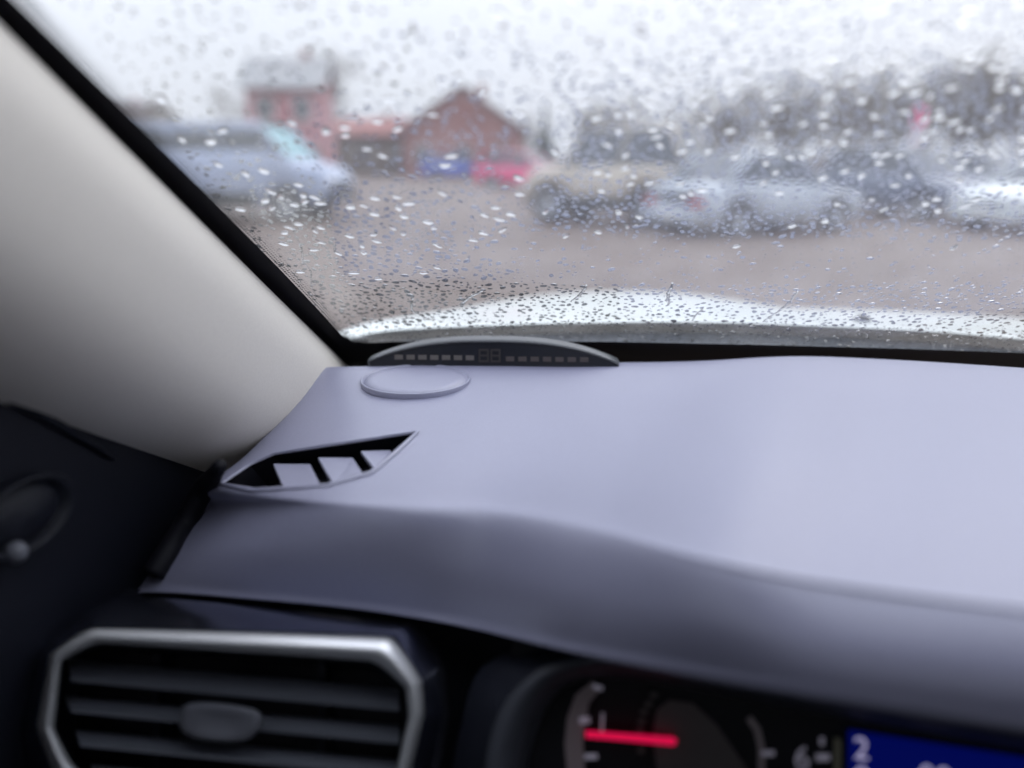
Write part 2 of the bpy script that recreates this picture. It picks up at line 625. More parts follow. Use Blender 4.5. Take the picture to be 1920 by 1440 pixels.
sp = atz(780, 716, 1.171)
sp.z = dash_z(sp.x, sp.y) + 0.0008
spk = cpart(empty('speaker_grille', sp))
nx = V((1, 0, 0))
SR = 0.0455
for nm, prof in (('grille_ring', [(SR, -0.004), (SR, 0.0002), (SR - 0.0005, 0.0006), (SR - 0.0016, 0.0005), (SR - 0.0026, -0.0016)]), ('grille_disc', [(SR - 0.0026, -0.0018), (SR - 0.0044, 0.0004), (SR - 0.012, 0.0008), (0.02, 0.0012), (0.0004, 0.0012)])):
    vv, ff = [], []
    N = 48
    for r_, h_ in prof:
        for k in range(N):
            a = 2 * math.pi * k / N
            vv.append((r_ * math.cos(a), r_ * math.sin(a), h_))
    for i in range(len(prof) - 1):
        for k in range(N):
            ff.append((i * N + k, i * N + (k + 1) % N, (i + 1) * N + (k + 1) % N, (i + 1) * N + k))
    sub(mesh(nm, vv, ff, M['dash'], smooth=True), spk)

# ---- pillar trim (cream), running along the windscreen edge
pe = [wpx(x, y, -0.010) for x, y in ((655, 682), (0, 26))]
pdir = (pe[1] - pe[0]).normalized()
minw = (-wn - pdir * (-wn).dot(pdir)).normalized()         # into the cabin, square to the pillar
blat = pdir.cross(minw).normalized()
if blat.dot(wb) < 0:
    blat = -blat                                           # to the right along the glass
sec = [(-0.030, -0.004), (-0.008, -0.003), (-0.003, 0.001), (0.002, 0.008), (0.007, 0.017), (0.011, 0.027), (0.0135, 0.037), (0.0143, 0.048), (0.0138, 0.060), (0.012, 0.076), (0.009, 0.092), (0.003, 0.108), (-0.008, 0.122), (-0.024, 0.133), (-0.045, 0.141), (-0.08, 0.146)]
vv, ff = [], []
ts = [-0.10, -0.05, -0.02, 0.0, 0.02, 0.06, 0.12, 0.2, 0.3, 0.42, 0.56, 0.68]
for t in ts:
    k = 0.35 + 0.65 * min(1, max(0, (t + 0.02) / 0.18))
    for b_, m_ in sec:
        vv.append(pe[0] + pdir * t + blat * b_ + minw * (m_))
ns = len(sec)
for i in range(len(ts) - 1):
    for k in range(ns - 1):
        ff.append((i * ns + k, i * ns + k + 1, (i + 1) * ns + k + 1, (i + 1) * ns + k))
pil = cpart(mesh('pillar_trim', vv, ff, M['cream'], smooth=True))

# ---- shell: roof, header, sides, floor, back
WT = wp(0, C1)                                              # top edge of the glass
RZ = WT.z + 0.005
cpart(box('roof_lining', (-0.42, -2.2, RZ), (1.22, WT.y - 0.02, RZ + 0.05), M['roof'], bev=0.01))
cpart(box('floor_pan', (-0.45, -2.2, 0.30), (1.25, 0.9, 0.36), M['carpet']))
cpart(box('bulkhead', (-0.42, 0.72, 0.36), (1.22, 0.76, 1.12), M['carpet']))
cpart(box('tailgate', (-0.42, -2.2, 0.36), (1.22, -2.14, 1.15), M['carpet']))
for sx, nm in ((-1, 'front_door'), (1, 'front_door')):
    x0 = -0.405 if sx < 0 else 1.175
    d = cpart(empty('door', (x0, -0.4, 0.36)))
    org = (x0, -0.4, 0.36)
    zt = 1.135
    # inner panel with a sloping upper edge
    yz = [(0.62, 0.36), (0.62, 1.10), (0.45, 1.135), (0.30, zt + 0.004), (-2.14, zt + 0.03), (-2.14, 0.36)]
    bm = bmesh.new()
    a = [bm.verts.new((x0, y, z)) for y, z in yz]
    b = [bm.verts.new((x0 + 0.045 * (1 if sx < 0 else -1), y, z - (0.012 if z > 1 else 0))) for y, z in yz]
    bm.faces.new(a)
    bm.faces.new(b[::-1])
    for i in range(len(yz)):
        j = (i + 1) % len(yz)
        bm.faces.new((a[i], a[j], b[j], b[i]))
    dsub(bmobj('door_panel', bm, M['door']), d, org)
    dsub(mesh('window_pane', [(x0 + .01 * sx, 0.35, 1.12), (x0 + .01 * sx, -2.1, 1.15), (x0 + .01 * sx, -2.1, RZ), (x0 + .01 * sx, 0.0, RZ)], [(0, 1, 2, 3)], M['pane']), d, org)
    for yp, rp in ((-0.55, .05), (-1.5, .06)):
        bm = bmesh.new()
        tube(bm, [V((x0, yp, 1.1)), V((x0, yp, RZ + .02))], rp, 6)
        dsub(bmobj('window_post', bm, M['cream']), d, org)
# unseen front seats in dark cloth, added to block light from behind
for sx in (0.02, 0.80):
    st_ = cpart(empty('shade_seat', (sx, -0.55, 0.36)))
    so = (sx, -0.55, 0.36)
    dsub(box('cushion', (sx - .26, -.75, .40), (sx + .26, -.22, .62), M['shade_seat'], bev=.05), st_, so)
    bk = box('backrest', (sx - .26, -.09, 0), (sx + .26, .07, .66), M['shade_seat'], bev=.06)
    bk.data.transform(Matrix.Translation((0, -.78, .58)) @ Matrix.Rotation(R(18), 4, 'X'))
    dsub(bk, st_, so)
    dsub(box('headrest', (sx - .14, -1.06, 1.26), (sx + .14, -.94, 1.46), M['shade_seat'], bev=.05), st_, so)
# outer right pillar
bm = bmesh.new()
tube(bm, [wp(1.40, -0.03), wp(1.31, C1)], 0.035, 8)
cpart(bmobj('windscreen_pillar', bm, M['cream'], smooth=True))
# black sail panel filling the corner between pillar, door and dashboard
cpart(mesh('corner_panel', [V((-0.352, 0.66, 1.0)), V((-0.352, 0.66, 1.155)), V((-0.352, 0.50, 1.20)), V((-0.352, 0.30, 1.30)), V((-0.352, 0.22, 1.24)), V((-0.352, 0.16, 1.16)), V((-0.352, -0.2, 1.145)), V((-0.352, -0.2, 0.5)), V((-0.352, 0.7, 0.5))], [(0, 1, 2, 3, 4, 5, 6, 7, 8)], M['black']))

# black tube standing in for the shade along the end of the dashboard
bm = bmesh.new()
shade_path = spline([ond(x + 16, y) - ray(x, y) * 0.002 - rgt * 0.005 for x, y in ((412, 872), (388, 905), (366, 940), (344, 985), (314, 1035), (286, 1080))], 5)
tube(bm, shade_path, [.004 + .004 * min(1, k / 6) for k in range(len(shade_path))], 10)
cpart(bmobj('dash_end_shade', bm, M['rubber'], smooth=True))

# door tweeter: round grille with a small dark knob, on the door corner
XT = -0.350


def atx(x, y, X):
    q = ray(x, y)
    return CAM + q * ((X - CAM.x) / q.x)


tw0 = atx(35, 965, XT)
tw = cpart(empty('door_tweeter', tw0))
N = 36
TR = (atx(125, 965, XT) - tw0).length
for nm, prof, mm in (('tweeter_ring', [(1.0, 0.0), (1.0, 0.006), (0.93, 0.009), (0.82, 0.006), (0.74, 0.002)], 'door'), ('tweeter_dish', [(0.76, 0.002), (0.6, 0.005), (0.3, 0.008), (0.01, 0.009)], 'door')):
    vv, ff = [], []
    for r_, h_ in prof:
        for k in range(N):
            a = 2 * math.pi * k / N
            vv.append((h_, r_ * TR * math.cos(a), r_ * TR * 0.62 * math.sin(a)))
    for i in range(len(prof) - 1):
        for k in range(N):
            ff.append((i * N + k, i * N + (k + 1) % N, (i + 1) * N + (k + 1) % N, (i + 1) * N + k))
    sub(mesh(nm, vv, ff, M[mm], smooth=True), tw)
bm = bmesh.new()
bmesh.ops.create_uvsphere(bm, u_segments=12, v_segments=8, radius=0.006)
kn = atx(30, 1035, XT + 0.006) - tw0
for v in bm.verts:
    v.co += kn
sub(bmobj('tweeter_knob', bm, M['tab'], smooth=True), tw)
# door top moulding line
bm = bmesh.new()
tube(bm, [atx(x, y, XT) for x, y in ((-120, 665), (0, 738), (90, 785), (180, 838), (215, 862))], [0.003, 0.003, 0.003, 0.0025, 0.001], 8)
cpart(bmobj('door_moulding', bm, M['door'], smooth=True))

# ---- lower dashboard: panel that carries vent and cluster
LPo = atz(470, 1180, 1.100)
lex = (atz(745, 1200, 1.100) - atz(165, 1180, 1.100)).normalized()
ledn = (V((0, -0.30, -0.95)) - lex * V((0, -0.30, -0.95)).dot(lex)).normalized()
ln = lex.cross(ledn)
if ln.y > 0:
    ln = -ln                                               # towards the driver


def lp(x, y, off=0.0):
    return atp(x, y, LPo + ln * off, ln)


dz_panel = [[lp(x, y, -0.075) for x, y in ((-40, 1130), (250, 1105), (560, 1110), (870, 1140), (1000, 1180))],
            [lp(x, y, -0.060) for x, y in ((-60, 1300), (250, 1300), (560, 1300), (870, 1300), (960, 1300))],
            [lp(x, y, -0.055) for x, y in ((-60, 1750), (250, 1750), (560, 1750), (870, 1750), (960, 1750))]]
v_, f_ = loft(dz_panel, 4, 4)
cpart(mesh('dash_panel', v_, f_, M['black'], smooth=True))

# ---- air vent
vo = lp(430, 1380)
vent = cpart(empty('air_vent', vo))


def vs_add(o):
    return dsub(o, vent, vo)


def ring(name, loops_px, m):
    """ring swept through closed pixel outlines (photo outline on the panel plane), each with its height off the panel"""
    bm = bmesh.new()
    loops = []
    for pts, off in loops_px:
        pp = chaikin([lp(p[0], p[1], off + (p[2] if len(p) > 2 else 0)) for p in pts], 2)
        loops.append([bm.verts.new(p) for p in pp])
    n_ = len(loops[0])
    for a, b in zip(loops, loops[1:]):
        for i in range(n_):
            j = (i + 1) % n_
            bm.faces.new((a[i], a[j], b[j], b[i]))
    return vs_add(bmobj(name, bm, m, smooth=True))


def dbl(p):
    """doubles corner points so the corner cutting keeps the octagon crisp"""
    q = []
    for i in range(len(p)):
        a, b = V((*p[i], 0)[:3]), V((*p[(i + 1) % len(p)], 0)[:3])
        q += [tuple(a.lerp(b, 0.05)), tuple(a.lerp(b, 0.95))]
    return q


oct_o = [(164, 1173), (742, 1188), (794, 1276), (798, 1340), (760, 1500), (700, 1585), (190, 1560), (92, 1440), (66, 1365), (92, 1226)]
oct_i = [(180, 1205), (704, 1240), (760, 1289), (766, 1345), (735, 1480), (672, 1548), (210, 1520), (130, 1425), (101, 1366), (116, 1238)]
oct_s = [(215, 1112, -0.026), (782, 1166, -0.026), (838, 1240, -0.006), (846, 1340), (815, 1520), (740, 1640), (160, 1610), (50, 1470), (20, 1365), (75, 1215)]
lerp2 = lambda A, B, t: [tuple(u + (v - u) * t for u, v in zip((*a, 0)[:3], (*b, 0)[:3])) for a, b in zip(A, B)]
ring('vent_surround', [(dbl(oct_s), -0.014), (dbl(lerp2(oct_s, oct_o, .15)), -0.006), (dbl(lerp2(oct_s, oct_o, .6)), 0.002), (dbl(lerp2(oct_s, oct_o, 1.05)), 0.006)], M['piano'])
ring('vent_frame', [(dbl(lerp2(oct_s, oct_o, .97)), 0.001), (dbl(lerp2(oct_o, oct_i, 0.04)), 0.004), (dbl(lerp2(oct_o, oct_i, .45)), 0.014), (dbl(lerp2(oct_o, oct_i, .58)), 0.0155), (dbl(lerp2(oct_o, oct_i, .72)), 0.0145), (dbl(lerp2(oct_o, oct_i, .97)), 0.006), (dbl(lerp2(oct_o, oct_i, 1.0)), -0.002)], M['chrome'])
ring('vent_throat', [(dbl(lerp2(oct_o, oct_i, .96)), 0.004), (dbl(lerp2(oct_o, oct_i, 1.03)), -0.012), (dbl(lerp2(oct_o, oct_i, 1.25)), -0.04)], M['black'])
bm = bmesh.new()
bm.faces.new([bm.verts.new(lp(x, y, -0.045)) for x, y in oct_o])
vs_add(bmobj('vent_back', bm, M['rubber']))
# vanes: thin plates, front edge raised to the panel
vanes = [((128, 1236), (748, 1292), (132, 1270), (748, 1325)), ((122, 1304), (750, 1360), (132, 1328), (748, 1388)), ((140, 1368), (748, 1424), (150, 1392), (745, 1450)),
         ((170, 1432), (735, 1488), (180, 1456), (730, 1512))]
for k, (a, b, c, d) in enumerate(vanes):
    # top rear edge, front lip (top), front lip bottom
    P = [lp(*a, -0.020), lp(*b, -0.020), lp(*d, -0.004), lp(*c, -0.004)]
    rear = spline([P[0], P[0].lerp(P[1], .5), P[1]], 6)
    front = spline([P[3], P[3].lerp(P[2], .5), P[2]], 6)
    th = ledn * 0.0028
    bm = bmesh.new()
    L = [[bm.verts.new(p) for p in rear], [bm.verts.new(p) for p in front], [bm.verts.new(p + th + ln * -0.0008) for p in front], [bm.verts.new(p + th * 0.6) for p in rear]]
    n_ = len(rear)
    for q in range(4):
        A, B = L[q], L[(q + 1) % 4]
        for i in range(n_ - 1):
            bm.faces.new((A[i], A[i + 1], B[i + 1], B[i]))
    bm.faces.new([l[0] for l in L])
    bm.faces.new([l[-1] for l in L][::-1])
    vs_add(bmobj('slat', bm, M['slat']))
# upright dividers behind the slats
for x in (285, 595):
    P = [lp(x, 1225, -0.026), lp(x + 14, 1226, -0.026), lp(x + 14, 1500, -0.026), lp(x, 1500, -0.026)]
    bm = bmesh.new()
    a = [bm.verts.new(p) for p in P]
    b = [bm.verts.new(p - ln * 0.015) for p in P]
    bm.faces.new(a)
    for i in range(4):
        j = (i + 1) % 4
        bm.faces.new((a[i], a[j], b[j], b[i]))
    vs_add(bmobj('divider', bm, M['black']))
# thumb tab
tabp = [(350, 1312), (478, 1326), (494, 1345), (486, 1372), (455, 1394), (372, 1388), (338, 1372), (334, 1345)]
bm = bmesh.new()
cx, cy = sum(p[0] for p in tabp) / 8, sum(p[1] for p in tabp) / 8
loops = []
for sc_, off in ((1.0, -0.006), (1.0, 0.001), (0.93, 0.0035), (0.78, 0.0042), (0.5, 0.0028)):
    pp = chaikin([lp(cx + (x - cx) * sc_, cy + (y - cy) * sc_, off) for x, y in tabp], 2)
    loops.append([bm.verts.new(p) for p in pp])
for a, b in zip(loops, loops[1:]):
    for i in range(len(a)):
        j = (i + 1) % len(a)
        bm.faces.new((a[i], a[j], b[j], b[i]))
bm.faces.new(loops[-1])
vs_add(bmobj('thumb_tab', bm, M['tab'], smooth=True))

# ---- instrument cluster
KO = at(1400, 1390, 0.395)
kex = V((math.cos(R(3)), math.sin(R(3)), 0))
kdn = (V((0, -0.42, -0.9)) - kex * V((0, -0.42, -0.9)).dot(kex)).normalized()
kn_ = kex.cross(kdn).normalized()
if kn_.y > 0:
    kn_ = -kn_


def kp(x, y, off=0.0):
    return atp(x, y, KO + kn_ * off, kn_)


clu = cpart(empty('instrument_cluster', KO))


def kadd(o):
    return dsub(o, clu, KO)


def kpoly(name, pts, off, m, th=0.0006):
    bm = bmesh.new()
    a = [bm.verts.new(kp(x, y, off)) for x, y in pts]
    b = [bm.verts.new(kp(x, y, off - th)) for x, y in pts]
    bm.faces.new(a)
    bm.faces.new(b[::-1])
    for i in range(len(a)):
        j = (i + 1) % len(a)
        bm.faces.new((a[i], a[j], b[j], b[i]))
    return kadd(bmobj(name, bm, m))


def stroke(pts, wd):
    """outline polygon of a polyline of the given width (pixels of the photo)"""
    L_, R_ = [], []
    for i, p in enumerate(pts):
        a, b = pts[max(i - 1, 0)], pts[min(i + 1, len(pts) - 1)]
        dx, dy = b[0] - a[0], b[1] - a[1]
        l = math.hypot(dx, dy) or 1
        wv = wd[i] if isinstance(wd, (list, tuple)) else wd
        L_.append((p[0] - dy / l * wv / 2, p[1] + dx / l * wv / 2))
        R_.append((p[0] + dy / l * wv / 2, p[1] - dx / l * wv / 2))
    return L_ + R_[::-1]


kpoly('cluster_face', [(960, 1200), (2100, 1330), (2100, 1800), (960, 1800)], -0.004, M['dial'])
# cowl round the cluster: from the hood edge down to the dial face
bez_o = [(900, 1800), (905, 1480), (925, 1360), (965, 1290), (1030, 1245), (1140, 1228), (1300, 1248), (1540, 1290), (1920, 1352), (2250, 1400)]
bez_i = [(985, 1800), (985, 1480), (1000, 1390), (1030, 1320), (1070, 1283), (1150, 1272), (1300, 1292), (1540, 1340), (1920, 1410), (2250, 1470)]
rows = [[kp(x, y, 0.018) for x, y in bez_o], [kp(x, y, 0.02) for x, y, _ in lerp2(bez_o, bez_i, .35)], [kp(x, y, 0.012) for x, y, _ in lerp2(bez_o, bez_i, .75)], [kp(x, y, -0.003) for x, y in bez_i]]
v_, f_ = loft(rows, 5, 4)
kadd(mesh('cluster_cowl', v_, f_, M['cowl_trim'], smooth=True))
rows = [[kp(x, y, 0.019) for x, y in bez_o], [kp(x - (60 if i < 4 else 0), y - (0 if i < 3 else 40), -0.01) for i, (x, y) in enumerate(bez_o)]]
v_, f_ = loft(rows, 4, 2)
kadd(mesh('cluster_surround', v_, f_, M['black'], smooth=True))
# rev counter
ringp = [(1118, 1285), (1092, 1310), (1080, 1350), (1076, 1395), (1080, 1445), (1100, 1510)]
kpoly('dial_ring', stroke(ringp, [22, 30, 34, 34, 34, 34]), 0.001, M['dial_ring'], 0.004)
kpoly('dial_cone', [(1255, 1312), (1300, 1318), (1345, 1360), (1400, 1440), (1400, 1560), (1250, 1560), (1232, 1440), (1222, 1380), (1232, 1330)], -0.001, M['dial_cone'])
kpoly('dial_arc', stroke([(1404, 1346), (1420, 1368), (1427, 1400), (1428, 1450), (1420, 1520)], 12), 0.0005, M['dial_ring'])
for pts, wd in (([(1112, 1286), (1130, 1292)], 9), ([(1086, 1351), (1106, 1350)], 13), ([(1096, 1419), (1120, 1418)], 10), ([(1428, 1413), (1452, 1412)], 10), ([(1530, 1420), (1556, 1420)], 13), ([(1541, 1382), (1541, 1398)], 8)):
    kpoly('scale_tick', stroke(pts, wd), 0.0018, M['dial_mark'])
for x, y in ((1226, 1304), (1216, 1320), (1207, 1335), (1203, 1353), (1200, 1370), (1202, 1407)):
    kpoly('scale_dot', [(x + 8 * math.cos(k), y + 6.5 * math.sin(k)) for k in [i * math.pi / 4 for i in range(8)]], 0.0018, M['led_dim'])
kpoly('needle', [(1098, 1370), (1180, 1376), (1262, 1382), (1268, 1386), (1268, 1394), (1262, 1398), (1180, 1390), (1098, 1383)], 0.006, M['needle'], 0.0015)
kpoly('divider_strip', [(1564, 1382), (1577, 1386), (1577, 1470), (1564, 1470)], 0.001, mat('olive_strip', (0.16, 0.15, 0.10), 0.5))
kpoly('screen', [(1590, 1368), (2050, 1440), (2050, 1640), (1590, 1640)], 0.0, M['lcd'])


def digit(ch, x, y, h, m, off, name='numeral'):
    """a printed numeral as raised text on the cluster plane; (x, y) lower left in photo pixels"""
    cu = bpy.data.curves.new(name, 'FONT')
    cu.body = ch
    cu.extrude = 0.0002
    p = kp(x, y, off)
    hh = (kp(x, y - h, off) - p).length
    cu.size = hh / 0.70
    ob = bpy.data.objects.new(name, cu)
    col.objects.link(ob)
    ob.matrix_world = Matrix.Translation(p) @ Matrix((kex, -kdn, kn_)).transposed().to_4x4()
    dg = bpy.context.evaluated_depsgraph_get()
    me = bpy.data.meshes.new_from_object(ob.evaluated_get(dg))
    mw_ = ob.matrix_world.copy()
    bpy.data.objects.remove(ob)
    me.transform(mw_)
    me.materials.clear()
    me.materials.append(m)
    o2 = bpy.data.objects.new(name, me)
    col.objects.link(o2)
    return kadd(o2)


digit('1', 1116, 1370, 36, M['dial_mark'], 0.002)
digit('6', 1488, 1440, 44, M['dial_mark'], 0.002)
digit('2', 1600, 1422, 42, M['lcd_mark'], 0.0012)
digit('0', 1600, 1478, 44, M['lcd_mark'], 0.0012)
digit('00', 1722, 1476, 44, M['lcd_mark'], 0.0012)

# ================================================================== parking sensor display, standing on the dashboard
zb = 1.172
DA, DB = atz(690, 688, zb), atz(1160, 693, zb)
dex = (DB - DA).normalized()
Lw = (DB - DA).length
dbk = V((-dex.y, dex.x, 0))                                 # away from the driver
dup_ = (V((0, 0, 1)) + dbk * 0.18).normalized()
psd = tag(empty('parking_sensor_display', DA.lerp(DB, .5)), 'black arched parking sensor display with unlit segments standing below the windscreen', 'display')


def dl(s, h, k=0.0):
    """s 0..1 along, h metres up the face, k metres back"""
    return dex * (Lw * (s - .5)) + dup_ * h + dbk * k


HT = 0.0235
prof = []
for i in range(25):
    s = i / 24
    e = abs(2 * s - 1)
    prof.append((s, HT * (1 - e ** 2.6) * 0.80 + 0.0045))
outl = [(0.004, -0.002)] + prof + [(0.996, -0.002)]
bm = bmesh.new()
cxh = 0.010
loops = []
for grow, k in ((0.93, 0.0), (1.0, -0.0015), (1.03, 0.004), (1.02, 0.018), (0.9, 0.026)):
    loops.append([bm.verts.new(dl(.5 + (s - .5) * (1 + (grow - 1) * .25), max(-0.002, cxh + (h - cxh) * grow + (0.0012 if 0 < k < .02 else 0)), k)) for s, h in outl])
for a, b in zip(loops, loops[1:]):
    for i in range(len(a)):
        j = (i + 1) % len(a)
        bm.faces.new((a[i], a[j], b[j], b[i]))
bm.faces.new(loops[-1])
bmobj('housing', bm, M['display'], psd, smooth=True)
bm = bmesh.new()
bm.faces.new([bm.verts.new(dl(.5 + (s - .5) * 0.985, cxh + (h - cxh) * 0.92, -0.0004)) for s, h in outl])
bmobj('face', bm, M['display_face'], psd)


def dquad(name, s0, s1, h0, h1, m):
    bm = bmesh.new()
    a = [bm.verts.new(dl(s, h, -0.0010)) for s, h in ((s0, h0), (s1, h0), (s1, h1), (s0, h1))]
    b = [bm.verts.new(dl(s, h, -0.0003)) for s, h in ((s0, h0), (s1, h0), (s1, h1), (s0, h1))]
    bm.faces.new(a)
    for i in range(4):
        j = (i + 1) % 4
        bm.faces.new((a[i], a[j], b[j], b[i]))
    return bmobj(name, bm, m, psd)


M['led_warm'] = mat('unlit_led_warm', (0.09, 0.075, 0.072), 0.5)
for k in range(7):
    s = (741 - 690) / 470 + k * (22.3 / 470)
    dquad('segment', s, s + 15.5 / 470, 0.0072, 0.0112, M['led_off'])
    s = (950 - 690) / 470 + k * (23 / 470)
    dquad('segment', s, s + 15.5 / 470, 0.0066, 0.0106, M['led_warm'])
for dxp in (899, 921):
    s0 = (dxp - 690) / 470
    wq, hq, y0 = 19 / 470, 0.0115, 0.0055
    t = 0.0016
    tw_ = t / Lw
    for (a, b, c, d) in ((0, wq, 0, t), (0, wq, hq - t, hq), (0, wq, hq / 2 - t / 2, hq / 2 + t / 2), (0, tw_, t, hq / 2 - t / 2), (wq - tw_, wq, t, hq / 2 - t / 2), (0, tw_, hq / 2 + t / 2, hq - t), (wq - tw_, wq, hq / 2 + t / 2, hq - t)):
        dquad('digit_bar', s0 + a, s0 + b, y0 + c, y0 + d, M['led_dim'])

# ================================================================== parked cars outside
M['tyre'] = mat('tyre_rubber', (0.018, 0.018, 0.02), 0.8)
M['rim'] = mat('wheel_rim', (0.30, 0.31, 0.33), 0.35, metal=0.7)
M['carglass'] = mat('car_glass', (0.045, 0.055, 0.07), 0.06, spec=0.9)
M['teal_glass'] = mat('teal_sunscreen_glass', (0.10, 0.30, 0.35), 0.15, spec=0.7)
M['plastic'] = mat('bumper_plastic', (0.03, 0.032, 0.035), 0.6)
M['lamp'] = mat('clear_lamp', (0.75, 0.77, 0.8), 0.12, spec=0.8)
M['red_lamp'] = mat('red_lamp', (0.45, 0.02, 0.02), 0.2)
M['plate'] = mat('number_plate', (0.75, 0.75, 0.75), 0.4)


def paint(name, c):
    k = 0.72
    return mat(name, c, 0.38, coat=0.5, noise=(2.2, tuple(x * k + 0.05 for x in c), 6))


def wheel(name, r, wd, loc, parent, side):
    root = empty(name, loc)
    root.parent = parent
    N = 22
    for nm, prof, mm in (('tyre', [(0.62, 0.40), (0.66, 0.5), (0.92, 0.5), (1.0, 0.36), (1.0, -0.36), (0.92, -0.5), (0.62, -0.5)], 'tyre'),
                         ('rim', [(0.64, 0.38), (0.58, 0.30), (0.50, 0.14), (0.22, 0.24), (0.01, 0.26)], 'rim')):
        vv, ff = [], []
        for q, h in prof:
            for k in range(N):
                a = 2 * math.pi * k / N
                spoke = 0.10 * (1 if (k // 2) % 2 else -1) if nm == 'rim' and 0.15 < q < 0.55 else 0
                vv.append((q * r * math.cos(a), side * (h + spoke) * wd, q * r * math.sin(a)))
        for i in range(len(prof) - 1):
            for k in range(N):
                ff.append((i * N + k, i * N + (k + 1) % N, (i + 1) * N + (k + 1) % N, (i + 1) * N + k))
        mesh(nm, vv, ff, M[mm], root, smooth=True)
    return root


def interp(tab, x):
    for (a, va), (b, vb) in zip(tab, tab[1:]):
        if x <= b:
            t = (x - a) / (b - a) if b > a else 0
            return va + (vb - va) * t
    return tab[-1][1]


STYLES = {
    # top: bonnet/belt line height along the length (front = +), fractions of length and height. cabin: windscreen foot, roof front, roof back, rear glass foot
    'sedan': dict(top=[(-.5, .52), (-.49, .60), (-.30, .64), (0, .62), (.2, .60), (.40, .52), (.48, .46), (.5, .38)], cab=(.24, .06, -.20, -.37), wr=.215),
    'hatch': dict(top=[(-.5, .50), (-.485, .62), (-.30, .64), (0, .62), (.24, .60), (.42, .52), (.485, .44), (.5, .36)], cab=(.28, .10, -.34, -.48), wr=.21),
    'suv': dict(top=[(-.5, .46), (-.49, .60), (-.30, .62), (0, .61), (.22, .60), (.44, .56), (.49, .48), (.5, .38)], cab=(.24, .12, -.40, -.485), wr=.215),
    'van': dict(top=[(-.5, .50), (-.495, .70), (-.30, .72), (0, .72), (.29, .71), (.35, .60), (.46, .55), (.492, .48), (.5, .34)], cab=(.33, .20, -.46, -.495), wr=.185),
}


